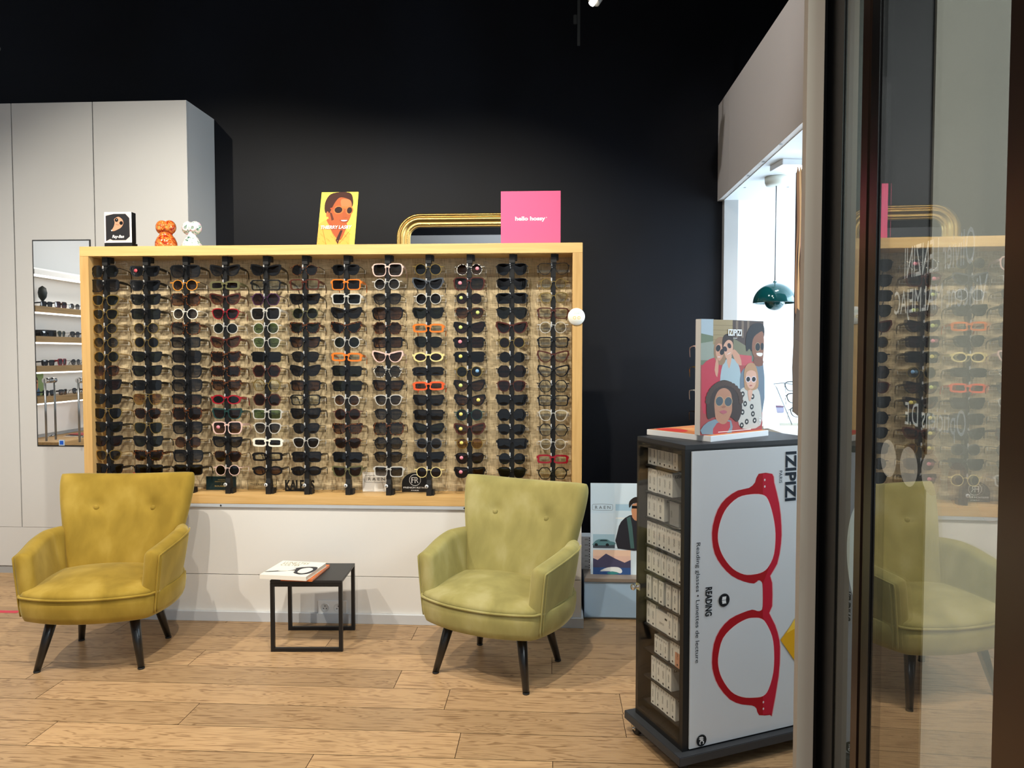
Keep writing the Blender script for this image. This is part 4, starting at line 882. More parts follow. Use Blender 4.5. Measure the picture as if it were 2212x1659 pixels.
# heights of the ten shelves
z10 = [atP(1385, y, N0, u_).z for y in (1003, 1061, 1117, 1176, 1233, 1293, 1349, 1403, 1462, 1516)]
for z in z10[:9]:
    mb = MB(); mb.box((.024, .021, z-.006), (IN-.001, SDp-.017, z-.0005), BK2); mb.build('shelf', cb)
mb = MB(); mb.box((.024, .021, z10[9]-.006), (IN-.001, SDp-.017, z10[9]-.0005), BK2); mb.build('shelf', cb)
dg = MB(); dg.box((-.004, .016, SB+.02), (-.0005, SDp-.012, ST-.02), glass_mat('clear_door_glass', 'f6f6f4', .035)); dg = dg.build('glass_door', cb)
kp = atP(1379, 1272, N0-u_*.02, u_); kv = (kp-N0).dot(v_)
mb = MB(); mb.lathe([(.0001, -.034), (.010, -.032), (.012, -.027), (.009, -.021), (.005, -.016), (.007, -.008), (.012, -.004)], CHROME, (0, SDp-.022, kp.z), 20, 'X'); mb.box((-.0085, SDp-.036, kp.z-.012), (-.0042, SDp-.008, kp.z+.012), CHROME, .002); mb.build('knob', dg)
# base board and castors
mb = MB(); mb.box((-.03, -.03, SB-.030), (SWd+.03, SDp+.03, SB), pm('303236', .55), .002); mb.build('base_board', cb)
for cxx, cyy in ((.0, SDp-.01), (.02, .03), (SWd-.02, .02), (SWd-.02, SDp-.02)):
    mb = MB(); mb.lathe([(.0001, -.011), (.020, -.011), (.0245, -.007), (.0245, .007), (.020, .011), (.0001, .011)], pm('17181a', .6), (cxx, cyy, .0245), 24, 'X'); o = mb.build('castor', cb)
    f = MB(); f.box((cxx-.014, cyy-.012, .018), (cxx-.0115, cyy+.012, .053), CHROME); f.box((cxx+.0115, cyy-.012, .018), (cxx+.014, cyy+.012, .053), CHROME); f.box((cxx-.014, cyy-.014, .0475), (cxx+.014, cyy+.014, .0535), CHROME); f.tube([(cxx-.02, cyy, .0245), (cxx+.02, cyy, .0245)], .004, CHROME, 10); f.build('fork', o)
# printed front panel
nf = -v_
def fp(px, py): q = atP(px, py, N0, v_); return (q-N0).dot(u_), q.z
def cp(x, y): return fp(1480+x/2.307, 940+y/2.307)
mb = MB(); u0 = .026; mb.box((u0, -.003, SB+.006), (SWd-.02, .003, ST-.022), pm('d3d8de', .35), .0005); mb.build('front_panel', cb)
p = Print((0, -.0031, 0), (1, 0, 0), (0, 0, 1), (0, -1, 0)); p.rough = .3
WP = 'd3d8de'; RD = 'a8141f'; NV = '202a36'
outer = ((363,192),(430,192),(440,235),(465,340),(476,450),(474,540),(455,640),(420,700),(430,735),(430,850),(415,885),(445,945),(466,1020),(469,1090),(462,1200),(430,1385),(421,1392),(365,1393),(352,1360),(330,1345),(280,1340),(220,1315),(165,1250),(140,1190),(131,1130),(140,1040),(170,970),(220,915),(280,885),(330,868),(355,875),(375,872),(383,850),(383,760),(378,730),(360,722),(340,738),(290,728),(230,700),(180,650),(145,590),(132,520),(135,450),(160,370),(200,315),(260,275),(315,262),(345,235))
cen = (300, 790)
halo = [(cx_+(4 if cx_ > 300 else -4), cy_) for cx_, cy_ in outer]
p.poly([cp(*q) for q in halo], 'dfa9ae', 2); p.poly([cp(*q) for q in outer], RD, 2)
p.poly([cp(*q) for q in ((384, 192), (430, 192), (440, 235), (465, 340), (476, 450), (474, 540), (455, 640), (420, 700), (430, 735), (430, 850), (415, 885), (445, 945), (466, 1020), (469, 1090), (462, 1200), (430, 1385), (384, 1392), (384, 1300), (436, 1180), (440, 1080), (430, 1000), (384, 905), (384, 740), (440, 590), (447, 490), (435, 400), (384, 300))], 'bf2038', 0)
for hole in (((380,295),(410,320),(435,400),(447,490),(440,590),(415,650),(385,680),(340,693),(290,693),(235,665),(190,610),(165,550),(160,490),(175,420),(205,360),(260,310),(320,294)),
             ((375,912),(400,935),(430,1000),(440,1080),(436,1180),(412,1265),(385,1298),(340,1306),(280,1303),(225,1275),(180,1210),(162,1150),(163,1090),(185,1010),(240,950),(300,915),(340,908))):
    H_ = [cp(*q) for q in hole]; p.poly(H_, 'f0ccd0', 3); cc = (sum(a for a, b in H_)/len(H_), sum(b for a, b in H_)/len(H_)); p.poly([(cc[0]+(a-cc[0])*.985, cc[1]+(b-cc[1])*.99) for a, b in H_], WP, 3)
for q in ((393, 222), (393, 255), (386, 1328), (386, 1361)): a, b = cp(*q); p.ell(a, b, .0032, .0042, 'e8d8dc')
def tx(txt, x0, y0, x1, y1, c, bold=0.0):
    a0, z1_ = cp(x0, y0); a1, _ = cp(x1, (y0)); _, z0_ = cp(x0, y1); p.text(txt, a0, z0_, a1, z1_, c, 90, bold)
tx('IZIPIZI', 497, 82, 551, 328, NV, .03); tx('PARIS', 465, 176, 480, 238, '4a525c'); tx('Reading glasses • Lunettes de lecture', 47, 536, 72, 1135, '2a2e34'); tx('READING', 97, 758, 131, 902, '1c1f24', .03)
a, b = cp(190, 820); p.ell(a, b, .0225, .0225, '1c1f24')
for s in (-1, 1): p.poly([(a-.009, b+s*.0008), (a-.007, b+s*.012), (a+.009, b+s*.012), (a+.007, b+s*.0008)], 'e6eaee')
a, b = cp(77, 1518); p.ell(a, b, .020, .020, '1c1f24'); p.text('#C', a-.010, b-.013, a+.010, b+.013, 'e6eaee', 90, .03)
p.poly([cp(*q) for q in ((470, 1018), (552, 905), (640, 960), (640, 1180), (552, 1138))], 'e0a81e'); p.poly([cp(*q) for q in ((500, 985), (545, 905), (560, 950))], 'f2c84a')
p.build('front_print', cb)
# white boxes behind the glass door, spines outwards
BXW = pm('e4e3df', .5); BHT = .083
def spine(wd, wide=False, col=None, h=BHT, dp=.15, dark=False):
    mb = MB(); body = pm('5c5f66', .5) if dark else BXW
    mb.box((0, -wd, 0), (dp, 0, h), body, .0006)
    pr = Print((-.0001, 0, 0), (0, -1, 0), (0, 0, 1), (-1, 0, 0), mb, .00012, 1); pr.rough = .5
    if col: pr.rect(wd*.02, 0, wd*.98, h*.62, col)
    if wide: pr.text('IZIPIZI', wd*.3, h*.34, wd*.7, h*.44, '26282c'); pr.ell(wd*.82, h*.72, .004, .004, '26282c'); pr.ell(wd*.92, h*.72, .004, .004, '26282c')
    else:
        pr.text('IZIPIZI', wd*.36, h*.34, wd*.60, h*.66, '26282c', 90); pr.ell(wd*.5, h*.12, wd*.13, h*.045, '26282c'); pr.rect(wd*.2, h*.84, wd*.3, h*.93, '6a6c70'); pr.rect(wd*.62, h*.82, wd*.70, h*.94, '3a3c40')
    # pattern on the side turned to the shopper
    q = Print((0, -wd-.0001, 0), (1, 0, 0), (0, 0, 1), (0, -1, 0), mb, .00012, 1); q.text('IZIPIZI', dp*.08, h*.80, dp*.42, h*.92, '26282c', 0, .03)
    q.ring([(dp*.52+.030*math.cos(x), h*.42+.020*math.sin(x)) for x in [2*math.pi*i/24 for i in range(24)]], .004, '1c1e22')
    return mb.mesh('glasses_box')
SP = {'n': spine(.0305), 's': spine(.0265), 't': spine(.028, h=.066), 'W': spine(.072, True, h=.07), 'p': spine(.0305, False, 'd29a80'), 'd': spine(.0305, dark=True), 'G': spine(.045), 'k': spine(.0305)}
WID = {'n': .0305, 's': .0265, 't': .028, 'W': .072, 'p': .0305, 'd': .0305, 'G': .045, 'k': .0305}
ROWS = [(0, 'nnnnnn'), (0, 'nnnnk'), (0, 'nnG'), (0, 'nnnnnnnn'), (0, 'nnnnnnnd'), (0, 'nnnnnn'), (0, 'nkWns'), (.052, 'ttt nps'), (.036, 'nnnk'), (.036, 'snnnn')]
ROWN = ['top', 'second', 'third', 'fourth', 'fifth', 'sixth', 'seventh', 'eighth', 'ninth', 'bottom']
DESC = {'n': 'narrow white glasses box', 's': 'slim white glasses box', 't': 'short white glasses box', 'W': 'wide white glasses box', 'p': 'white and peach glasses box', 'd': 'dark grey glasses box', 'G': 'thick white glasses box', 'k': 'narrow white glasses box'}
for r, (off, seq) in enumerate(ROWS):
    v = SDp-.020-off; n = 0; gap = .0012 if r != 5 else .010
    for ch in seq:
        if ch == ' ': v -= .012; continue
        if v-WID[ch] < .022: break
        o = bpy.data.objects.new('glasses_box', SP[ch]); COL.objects.link(o); rr = random.Random(r*20+n); dd = .030+rr.uniform(0, .004)
        w_ = N0+u_*dd+v_*v; o.location = (w_.x, w_.y, z10[r] if r < 9 else z10[9]); o.rotation_euler = (0, 0, ang)
        tag(o, '%s behind the glass door, %s shelf, %s from the left' % (DESC[ch], ROWN[r], NTH[n]), 'box', 'glasses boxes inside the rolling cabinet')
        v -= WID[ch]+gap; n += 1
# grey case box at the end of the third row
o = bpy.data.objects.new('glasses_box', None)
bpy.data.objects.remove(o)
mb = MB(); mb.box((0, 0, 0), (.15, .060, .083), pm('8e9093', .5), .001); mb.box((-.0006, .056, 0), (.15, .0605, .0832), pm('44474c', .5)); pr = Print((-.0007, .06, 0), (0, -1, 0), (0, 0, 1), (-1, 0, 0), mb, .00012); pr.text('IZIPIZI', .012, .028, .02, .05, '2a2c30', 90)
o = mb.build('glasses_case'); w_ = N0+u_*.03+v_*.075; o.location = (w_.x, w_.y, z10[2]); o.rotation_euler = (0, 0, ang); tag(o, 'plain grey glasses case at the right end of the third shelf', 'case')

# ------------------------------------------------------------------ boards on top of the rolling cabinet
nb = atZ(1535, 955, ST); lb = atZ(1412, 936, ST); rb = atZ(1660, 941, ST)
a1 = math.atan2(rb.y-nb.y, rb.x-nb.x); w1 = (rb-nb).length; d1 = min((lb-nb).length, .29)
fb = thing('picture_board', 'flat square board with a warm print lying on the rolling cabinet', 'board', (nb.x, nb.y, ST), a1)
mb = MB(); mb.box((0, 0, 0), (w1, d1, .020), pm('e6e7e8', .5), .001); mb.build('panel', fb)
p = Print((0, 0, .0202), (1, 0, 0), (0, 1, 0), (0, 0, 1)); p.rect(.004, .004, w1-.004, d1-.004, 'c9804c'); p.poly([(.02, d1*.5), (.03, d1*.95), (.10, d1*.9), (.09, d1*.6)], 'c8372e', 3); p.poly([(.08, d1*.3), (.12, d1*.8), (.2, d1*.7), (.16, d1*.2)], 'd99a62', 3); p.build('print', fb)
zb_ = ST+.0205
L0 = atZ(1512, 941, zb_); R0 = atZ(1646, 928, zb_); a2 = math.atan2(R0.y-L0.y, R0.x-L0.x); w2 = (R0-L0).length
h2 = atP(1517, 689, L0, Vector((-math.sin(a2), math.cos(a2), 0))).z-zb_
pb = thing('photo_board', 'upright thick photo board of five people in sunglasses on the rolling cabinet', 'sign', (L0.x, L0.y, zb_), a2)
mb = MB(); mb.box((0, 0, 0), (w2, .024, h2), pm('cfcecb', .5), .001); mb.build('panel', pb)
p = Print((0, -.0002, 0), (1, 0, 0), (0, 0, 1), (0, -1, 0), None, .00002); W2, H2 = w2, h2
# plane coordinates from a 490 x 960 grid laid over the photo of the board
def g(x, y): return (W2*(x-668)/487.0, H2*(1-(y-(182+(x-668)*.02))/(960.0-(x-668)*.11)))
def G_(pts, c, s=0): p.poly([g(*q) for q in pts], c, s)
def E_(x, y, rx, ry, c, rot=0): a, b = g(x, y); p.ell(a, b, W2*rx/487, H2*ry/950, c, rot)
p.rect(0, 0, W2, H2, '6d7468'); G_(((668, 182), (760, 182), (760, 400), (668, 420)), 'aebfca'); G_(((668, 300), (760, 320), (760, 560), (668, 560)), '6f7f66'); G_(((668, 380), (770, 360), (780, 520), (668, 520)), '9aa296')
G_(((757, 185), (905, 185), (905, 380), (757, 390)), 'a3906a'); 
for y in (230, 270, 310, 350): p.line(g(757, y), g(905, y+2), .0012, '7a6a4c')
G_(((905, 185), (1155, 190), (1155, 420), (905, 420)), '4a3a34')
for x in (930, 975, 1020): G_(((x, 190), (x+18, 190), (x+18, 330), (x, 330)), '7a6858')
G_(((905, 330), (1050, 420), (1050, 520), (905, 470)), '7c7a60'); G_(((668, 560), (1155, 520), (1155, 1140), (668, 1140)), 'a84a48'); G_(((960, 470), (1060, 480), (1060, 560), (960, 560)), 'c2525a')
# two women behind
G_(((676, 700), (682, 560), (760, 500), (810, 520), (830, 700), (800, 900), (690, 960)), 'c2374a', 3)
G_(((812, 700), (830, 560), (880, 500), (950, 540), (980, 700), (970, 850), (820, 860)), 'a9bcc4', 3); G_(((905, 420), (960, 470), (980, 560), (940, 540), (905, 470)), 'cf9a80', 2)
G_(((768, 500), (765, 400), (785, 340), (830, 330), (850, 420), (850, 530), (810, 560)), '9c7a5c', 3); G_(((780, 470), (778, 410), (800, 380), (830, 400), (835, 470), (812, 520), (795, 515)), 'd29c82', 3)
G_(((785, 500), (800, 560), (790, 660), (770, 600)), 'd29c82', 2)
G_(((825, 400), (830, 330), (860, 300), (905, 320), (912, 400), (905, 440), (838, 440)), '33241f', 3); G_(((838, 440), (838, 390), (870, 350), (905, 370), (908, 440), (888, 500), (862, 510)), 'd6a58c', 3); G_(((862, 500), (900, 480), (885, 580), (872, 570)), 'd6a58c', 2)
E_(795, 420, 18, 26, '1c1a1e', .5); E_(825, 450, 18, 24, '1c1a1e', .5); E_(848, 425, 16, 20, '2a2430', -.5); E_(880, 398, 16, 20, '2a2430', -.5); p.line(g(865, 470), g(890, 455), .002, 'f0e6e0'); p.line(g(792, 492), g(812, 492), .002, 'f0e6e0')
# man at right
G_(((970, 800), (975, 620), (1050, 560), (1155, 540), (1155, 950), (980, 900)), '6c7c8c', 3)
G_(((1015, 440), (1010, 330), (1040, 240), (1100, 205), (1155, 225), (1155, 330), (1080, 360), (1060, 440), (1040, 420)), '17161c', 4); G_(((1062, 440), (1068, 340), (1110, 290), (1155, 290), (1155, 500), (1120, 525), (1085, 500)), '8a5a44', 3); G_(((1080, 490), (1150, 500), (1150, 560), (1085, 560)), '7a4c3a', 2)
E_(1108, 405, 20, 34, '14161c'); E_(1145, 400, 14, 32, '14161c'); p.ring([g(1108+22*math.cos(x), 405+37*math.sin(x)) for x in [2*math.pi*i/24 for i in range(24)]], .0012, 'b9a888'); G_(((1098, 455), (1150, 455), (1140, 482), (1110, 478)), 'efe8e2', 2)
# toddler
G_(((960, 850), (975, 760), (1030, 740), (1110, 750), (1140, 860), (1140, 1060), (1000, 1090), (955, 1020)), 'c9c4bc', 3)
for x, y in ((990, 800), (1070, 820), (1010, 880), (1065, 905), (1075, 965), (990, 950), (1025, 1030), (1090, 1020), (985, 1060)): E_(x, y, 15, 24, '26282a'); E_(x, y, 6, 9, 'd8d4cc')
G_(((1000, 700), (1000, 600), (1030, 545), (1080, 545), (1110, 620), (1115, 740), (1060, 770), (1010, 760)), 'b58a66', 3); G_(((1015, 690), (1018, 620), (1055, 600), (1095, 620), (1098, 700), (1075, 750), (1040, 750)), 'd9a992', 3)
for x in (1032, 1078): E_(x, 675, 21, 27, 'e6d6dc'); E_(x, 675, 16, 21, '17181c')
E_(1054, 728, 12, 6, 'b0605c'); G_(((1030, 770), (1070, 770), (1055, 850), (1040, 850)), 'd9a992', 2)
# boy in front
G_(((680, 1130), (690, 1060), (770, 1010), (900, 1020), (905, 1120), (870, 1130)), '7f95a2', 2); G_(((760, 1130), (790, 1040), (890, 1030), (870, 1120)), 'b4444a', 2)
G_(((720, 1000), (712, 860), (740, 750), (800, 695), (860, 685), (930, 730), (970, 830), (985, 930), (950, 1030), (890, 990), (770, 990)), '3a2a24', 4)
G_(((775, 960), (770, 850), (800, 770), (850, 750), (895, 790), (905, 880), (900, 960), (860, 1040), (820, 1045), (785, 1010)), 'b98468', 4)
for i in range(16): an = math.pi*(i/15.0); E_(848-128*math.cos(an), 860-150*math.sin(an), 18, 22, '4a362c')
E_(807, 858, 32, 42, 'c8a882'); E_(875, 862, 32, 42, 'c8a882'); E_(807, 858, 28, 38, '4a5660'); E_(875, 862, 28, 38, '4a5660'); p.line(g(835, 845), g(850, 846), .002, 'c8a882'); G_(((808, 945), (840, 932), (868, 948), (838, 965)), 'b4606a', 2); E_(842, 905, 14, 9, 'a46c54')
p.text('IZIPIZI', *g(868, 315), *g(975, 262), 'f4f4f4', 0, .03); p.text('PARIS', *g(908, 340), *g(938, 331), 'f4f4f4')
a, b = g(1133, 1020); p.ring([(a+.009*math.cos(x), b+.012*math.sin(x)) for x in [2*math.pi*i/24 for i in range(24)]], .002, 'f0f0f0'); p.ell(a, b, .004, .005, 'f0f0f0')
p.rect(W2*.27, H2*.012, W2*.8, H2*.018, 'f6f6f6')
p.build('print', pb)
# slim rod behind the board whose glasses peep out at its left
rp = L0+Vector((.078, .165, 0)); rd = thing('display_rod', 'slim rod of glasses half hidden behind the five-people photo board', 'display rod', (rp.x, rp.y, ST+.0205))
mb = MB(); mb.tube([(0, 0, 0), (0, 0, h2-.03)], .006, pm('c8c8ca', .3, .6), 12); mb.build('rod', rd); mb = MB(); mb.lathe([(.0001, 0), (.035, 0), (.035, .006), (.0001, .006)], pm('2a2b2d', .4), (0, 0, 0), 24); mb.build('foot', rd)
for i, (fc, lc, py, nm) in enumerate((('p', 'x', 755, 'pink'), ('g', 'x', 800, 'gold'), ('c', 'x', 850, 'clear'), ('k', 'd', 896, 'black'))):
    z = atY(1503, py, rp.y).z
    eyewear('P', fc, lc, (rp.x, rp.y-.012, z), 0, '%s glasses peeping out left of the five-people photo board, %s from the top' % (nm, NTH[i]), 'glasses behind the photo board')

# ------------------------------------------------------------------ window bay: counter, pendant, lamp, banner, small displays
CZ = 1.4-(atY(1660, 917, 3.9).z*0+0)  # placeholder replaced below
CZ = atX(1680, 932, SX).z
ct = thing('counter', 'white-topped display counter with brown side in the bright window bay', 'counter', (SX, 2.75, 0))
mb = MB(); mb.box((.012, .01, 0), (1.6, WY-.07-2.75, CZ-.0205), pm('6a4f33', .5)); mb.build('body', ct)
mb = MB(); mb.box((0, 0, CZ-.020), (1.6, WY-.065-2.75, CZ), pm('e9edf0', .35), .001); mb.build('top', ct)
pc = atZ(1677, 393, SZ0-.03); pd = thing('pendant_lamp', 'glossy dark green dome pendant lamp hanging in the window bay', 'lamp', (pc.x, pc.y, 0)); Yp = pc.y
GRN = pm('0d4f52', .1, .2, 1.0)
mb = MB(); mb.lathe([(.0001, SZ0-.006), (.062, SZ0-.006), (.062, SZ0-.03), (.055, SZ0-.048), (.03, SZ0-.052), (.0001, SZ0-.052)], pm('e4e6da', .4), (0, 0, 0), 32); mb.build('canopy', pd)
zt = atY(1677, 611, Yp).z; zbm = atY(1677, 655, Yp).z; rr = .1175; zl = atY(1677, 671, Yp).z
mb = MB(); mb.tube([(0, 0, SZ0-.05), (0, 0, zt+.006)], .0028, pm('3a3c40', .4), 8); mb.build('cord', pd)
Hd = zt-zbm; prof = [(.006, zt+.012), (.010, zt+.004)]+[(rr*math.sin(math.radians(a_)), zbm+Hd*math.cos(math.radians(a_))) for a_ in range(8, 91, 6)]+[(rr, zbm), (rr-.003, zbm)]+[((rr-.003)*math.sin(math.radians(a_)), zbm-.002+Hd*math.cos(math.radians(a_))) for a_ in range(84, 7, -8)]
mb = MB(); mb.lathe(prof, GRN, (0, 0, 0), 48); mb.build('lamp_shade', pd)
r3 = .055; mb = MB(); mb.lathe([(r3*math.sin(math.radians(a_)), zl+r3*.95-r3*.95*math.cos(math.radians(a_))) for a_ in range(1, 96, 6)], GRN, (0, 0, 0), 32); mb.build('lower_shade', pd)
# square lamp under the bulkhead
lp = atZ(1707, 358, SZ0-.02); sl = thing('ceiling_lamp', 'square white lamp glowing under the white bulkhead', 'lamp', (lp.x, lp.y, SZ0-.005), math.radians(8))
mb = MB(); mb.box((-.075, -.075, -.028), (.075, .075, 0), pm('e9eef2', .4), .002); mb.build('housing', sl)
mb = MB(); mb.lathe([(.0001, -.040), (.05, -.036), (.062, -.028)], emis('ffffff', 14), (.0, 0, 0), 32); mb.build('bulb', sl)
# hanging portrait banner, seen at its edge
bl, bt_ = atY(1713, 890, 3.7), atY(1716, 372, 3.7)
bn_ = thing('banner', 'tall dark portrait banner hanging over the counter, cut by the white post', 'banner', (bl.x, 3.7, 0)); z0, z1 = CZ+.03, bt_.z
z0 = bl.z
mb = MB(); mb.box((0, 0, z0), (.62, .012, z1), pm('3a2c26', .5), .001); mb.build('panel', bn_)
mb = MB()
for x in (.03, .59): mb.tube([(x, .006, z1), (x, .006, SZ0-.004)], .0012, pm('c8ccd0', .4), 6)
mb.build('hanging_wire', bn_)
p = Print((0, -.0002, z0), (1, 0, 0), (0, 0, 1), (0, -1, 0)); Hb = z1-z0
p.rect(0, 0, .62, Hb, '3a2a24')
for i, (x0, c) in enumerate(((-.0, '8c6244'), (.012, 'c69a6c'), (.022, '6a452e'), (.034, 'b98a5c'), (.045, '5a3826'))): p.poly([(x0, Hb), (x0+.012, Hb), (x0+.018, Hb*.8), (x0+.006, Hb*.62), (x0+.016, Hb*.45), (x0+.002, Hb*.42), (x0+.0, Hb*.62), (x0+.006, Hb*.8)], c, 3)
p.poly([(.025, Hb*.75), (.045, Hb*.76), (.05, Hb*.6), (.035, Hb*.57), (.024, Hb*.66)], 'd59a88', 3); p.poly([(0, 0), (0, Hb*.38), (.03, Hb*.42), (.08, Hb*.2), (.1, 0)], '5a4a3e', 2); p.poly([(.1, Hb*.3), (.1, Hb*.9), (.5, Hb*.9), (.5, Hb*.4), (.3, Hb*.25)], 'c08a70', 3)
p.build('print', bn_)
# small leaning card, grey case and clear stand with glasses seen from behind
q0 = atY(1655, 905, 3.75); t = thing('easel_card', 'small white card on an easel foot behind the upright photo board', 'card', (q0.x, 3.72, CZ), math.radians(25))
mb = MB(); mb.add([(-.05, -.03, 0), (.05, -.03, 0), (.05, .02, .16), (-.05, .02, .16), (-.05, -.026, 0), (.05, -.026, 0), (.05, .024, .16), (-.05, .024, .16)], [(0,1,2,3),(4,7,6,5),(0,4,5,1),(3,2,6,7),(1,5,6,2),(0,3,7,4)], pm('dfe6ea', .4)); mb.build('card', t)
mb = MB(); mb.add([(-.012, .024, .14), (.012, .024, .14), (.012, .07, 0), (-.012, .07, 0), (-.012, .026, .14), (.012, .026, .14), (.012, .073, 0), (-.012, .073, 0)], [(0,1,2,3),(4,7,6,5),(0,4,5,1),(3,2,6,7),(1,5,6,2),(0,3,7,4)], pm('b9ad9c', .5)); mb.build('foot', t)
q0 = atZ(1681, 893, CZ); t = thing('glasses_case', 'small purple-grey case lying on the white counter', 'case', (q0.x, q0.y+.05, CZ), 0)
mb = MB(); mb.box((-.045, 0, 0), (.05, .08, .035), pm('8e8ea4', .5), .003); mb.build('case', t); mb = MB(); mb.box((-.046, -.001, .035), (.051, .081, .041), pm('6a4a64', .5), .002); mb.build('lid', t)
q0 = atZ(1722, 918, CZ); t = thing('clear_stand', 'bent clear stand carrying three pairs of glasses on the counter', 'stand', (q0.x, q0.y, CZ), 0)
mb = MB(); mb.tube([(-.02, .02, .0), (-.10, .02, .19), (-.115, .02, .21), (-.06, .03, .215), (.02, .03, .20)], .0022, pm('9aa4aa', .2, .5), 6); mb.build('wire', t)
mb = MB(); mb.box((-.11, -.03, 0), (.12, .09, .003), ACR); mb.build('foot_plate', t)
for i, (fc, px, py, nm) in enumerate((('e', 1712, 836, 'grey'), ('k', 1716, 862, 'dark'), ('e', 1724, 893, 'thin grey'))):
    q1 = atY(px+12, py, q0.y+.05); eyewear('P', fc, 'x', (q1.x+.02, q1.y+.06, q1.z), math.radians(165-i*4), '%s eyeglasses on the clear counter stand, temples towards the room, %s from the top' % (nm, NTH[i]), 'eyeglasses on the counter stand')

# ------------------------------------------------------------------ hanging black rail with a spotlight at the top of the picture
a = atY(1250, 98, 4.3); t = thing('hanging_rail', 'thin dark rail hanging from the ceiling before the black wall', 'rail', (a.x, 4.3, a.z))
mb = MB(); mb.box((-.008, -.008, 0), (.008, .008, 4.79-a.z), pm('3c4042', .45), .001); mb.build('rail', t)
mb = MB(); mb.box((-.03, -.006, .12), (-.010, .006, .17), pm('3c4042', .5), .002); mb.build('clip', t)
def track_spot(px, py, Y, label, tilt, glow, col):
    a = atY(px, py, Y); t = thing('spotlight', label, 'spotlight', (a.x, Y, a.z))
    mb = MB(); mb.tube([(0, 0, 0), (tilt[0]*.5, tilt[1]*.5, .07), (tilt[0], tilt[1], .14)], [.036, .036, .03], pm(col, .4, .4), 20); mb.build('housing', t)
    mb = MB(); d = Vector((tilt[0], tilt[1], .14)).normalized(); mb.tube([tuple(-d*.02), tuple(-d*.001)], .016, emis('fff6ea', glow), 20); mb.build('bulb', t)
    mb = MB(); mb.tube([(tilt[0], tilt[1], .14), (tilt[0], tilt[1], 4.79-a.z)], .006, pm('1a1a1b', .5), 8); mb.build('stem', t); return t
track_spot(1282, 2, 3.9, 'lit spotlight just showing at the top edge beside the hanging rail', (.09, .03), 12, '8a8a86')
track_spot(-12, 108, 4.3, 'grey spotlight head just showing at the upper left edge', (-.12, .0), 3, '565a5c')

# ------------------------------------------------------------------ white shelving on the left wall, seen in the cabinet mirror
sh0 = thing('wall_shelving', 'white wall shelving with wooden edges, reflected in the narrow cabinet mirror', 'shelving', (-4.49, 1.75, 0)); LS = 1.35
mb = MB(); mb.box((0, 0, .70), (.015, LS, 2.15), pm('f2f1ee', .5)); mb.build('back_panel', sh0)
SHZ = [1.80, 1.55, 1.30, 1.04]
for z in SHZ:
    mb = MB(); mb.box((.016, 0, z-.05), (.24, LS, z), oak('shelf_oak', '8a7048', 'a5875a', 1)); o = mb.build('shelf', sh0)
    mb = MB(); mb.box((.20, .01, z-.062), (.225, LS-.01, z-.051), emis('fff8ee', 5)); mb.build('light_strip', o)
mb = MB(); mb.box((.016, 0, 2.06), (.24, LS, 2.10), pm('eceae6', .5)); o = mb.build('valance', sh0); mb = MB(); mb.box((.20, .01, 2.046), (.225, LS-.01, 2.059), emis('fff8ee', 5)); mb.build('light_strip', o)
mb = MB(); mb.box((.0, 0, .60), (.42, LS, .67), oak('ledge_oak', 'b08c58', 'cda873', 1)); mb.build('ledge', sh0); mb = MB(); mb.box((.02, .02, 0), (.38, LS-.02, .599), pm('6f7478', .5)); mb.build('cupboard', sh0)
LN = ['top', 'second', 'third', 'fourth']; rg = random.Random(5)
for si, z in enumerate(SHZ):
    for k_, (sh_, fc, lc) in enumerate([(('Q', 'k', 'd'), ('B', 't', 'm'), ('R', 'k', 'e'), ('P', 'a', 'x'), ('Q', 'b', 'b')), (('Q', 'k', 'k'), ('P', 'n', 'n'), ('P', 'k', 'e'), ('C', 'k', 'd'), ('Q', 'k', 'e')), (('Q', 'k', 'd'), ('B', 'r', 'm'), ('R', 'k', 'e'), ('P', 'k', 'e'), ('W', 'k', 'k')), (('W', 'k', 'k'), ('Q', 'k', 'b'), ('P', 'k', 'e'), ('W', 'k', 'd'), ('Q', 't', 'B'))][si]):
        yy = 2.86-.185*k_
        eyewear(sh_, fc, lc, (-4.49+.17, yy, z+SH[sh_][2]+SH[sh_][4]+.001), math.radians(90+rg.uniform(-10, 10)), '%s glasses on the %s reflected shelf, %s from the left in the mirror' % (FC[fc][1], LN[si], NTH[k_]), 'glasses on the reflected wall shelves')
mb = MB(); mb.lathe([(.0001, 0), (.03, 0), (.03, .01), (.012, .03), (.010, .06), (.03, .09), (.036, .13), (.028, .17), (.0001, .19)], pm('1c2422', .5), (0, 0, 0), 20); o = mb.build('bust'); o.location = (-4.40, 2.80, 1.80); tag(o, 'dark little bust on the top shelf reflected in the cabinet mirror', 'ornament')
mb = MB(); mb.box((0, 0, 0), (.08, .16, .06), MATBLK, .002); o = mb.build('case'); o.location = (-4.46, 2.66, 1.55); tag(o, 'black case on the second shelf reflected in the cabinet mirror', 'case')
t = thing('portrait_card', 'portrait card of a man on the fourth shelf, reflected in the cabinet mirror', 'card', (-4.468, 2.92, 1.04), math.radians(90))
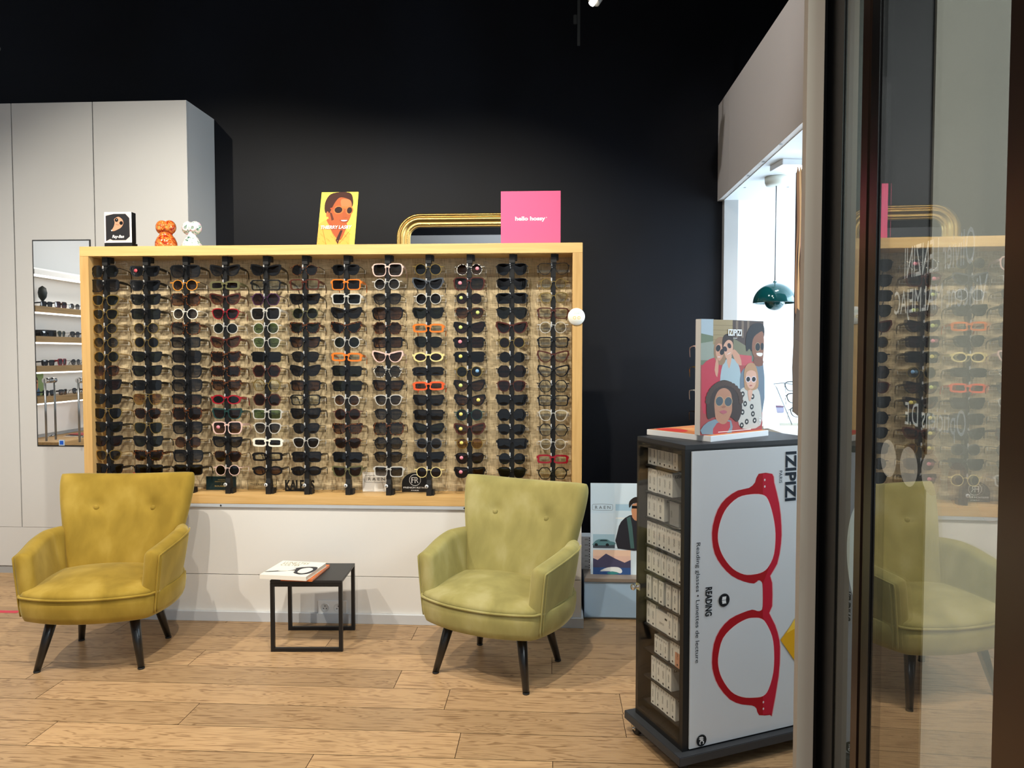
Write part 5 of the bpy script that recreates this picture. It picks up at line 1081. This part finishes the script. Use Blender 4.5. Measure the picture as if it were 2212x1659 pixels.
mb = MB(); mb.box((-.20, 0, 0), (0, .006, .19), pm('6f8a5c', .5)); mb.build('panel', t); p = Print((-.20, -.0002, 0), (1, 0, 0), (0, 0, 1), (0, -1, 0)); p.rect(0, 0, .2, .19, '8aa06c'); p.poly([(.05, 0), (.06, .06), (.11, .08), (.16, .05), (.17, 0)], '4a6a8c', 2); p.poly([(.08, .05), (.07, .12), (.10, .16), (.14, .14), (.14, .08), (.11, .04)], 'c98a6c', 3); p.poly([(.07, .13), (.09, .17), (.14, .17), (.145, .13), (.11, .15)], '3a2a20', 3); p.rect(.08, .105, .14, .12, '141414'); p.build('print', t)
# wire eye mirror, papers on the ledge
t = thing('eye_mirror', 'eye-shaped brass wire mirror on the ledge, reflected in the cabinet mirror', 'mirror', (-4.30, 2.22, .67), math.radians(90))
BR = pm('c89a5c', .3, .8); mb = MB()
E1 = [(.17*math.cos(x), 0, .20+.10*math.sin(x)*abs(math.sin(x))**.3) for x in [2*math.pi*i/40 for i in range(40)]]
mb.tube(E1, .004, BR, 8, closed=True); mb.tube([(.085*math.cos(x), 0, .20+.085*math.sin(x)) for x in [2*math.pi*i/32 for i in range(32)]], .004, BR, 8, closed=True)
for k_ in range(5): an = math.radians(50+20*k_); mb.tube([(.16*math.cos(an), 0, .20+.11*math.sin(an)), (.20*math.cos(an), 0, .20+.155*math.sin(an))], .003, BR, 6)
for s in (-1, 1): mb.tube([(s*.04, 0, .115), (s*.08, .0, .003)], .004, BR, 6)
mb.build('wire_frame', t); mb = MB(); mb.lathe([(.0001, .001), (.083, .001), (.083, .003)], pm('e8d0b0', .03, 1), (0, 0, .2), 32, 'Y'); mb.build('mirror_glass', t)
for i in range(3):
    mb = MB(); mb.box((-.1, -.14, 0), (.1, .14, .004), pm(('e9e4de', '3a3438', 'b4464a')[i], .5)); o = mb.build('magazine'); o.location = (-4.22+.01*i, 2.55-.03*i, .67+.0045*i); o.rotation_euler = (0, 0, .2*i)
    tag(o, '%s magazine in the pile on the ledge reflected in the cabinet mirror' % ('white', 'black', 'red')[i], 'magazine', 'magazines on the reflected ledge')
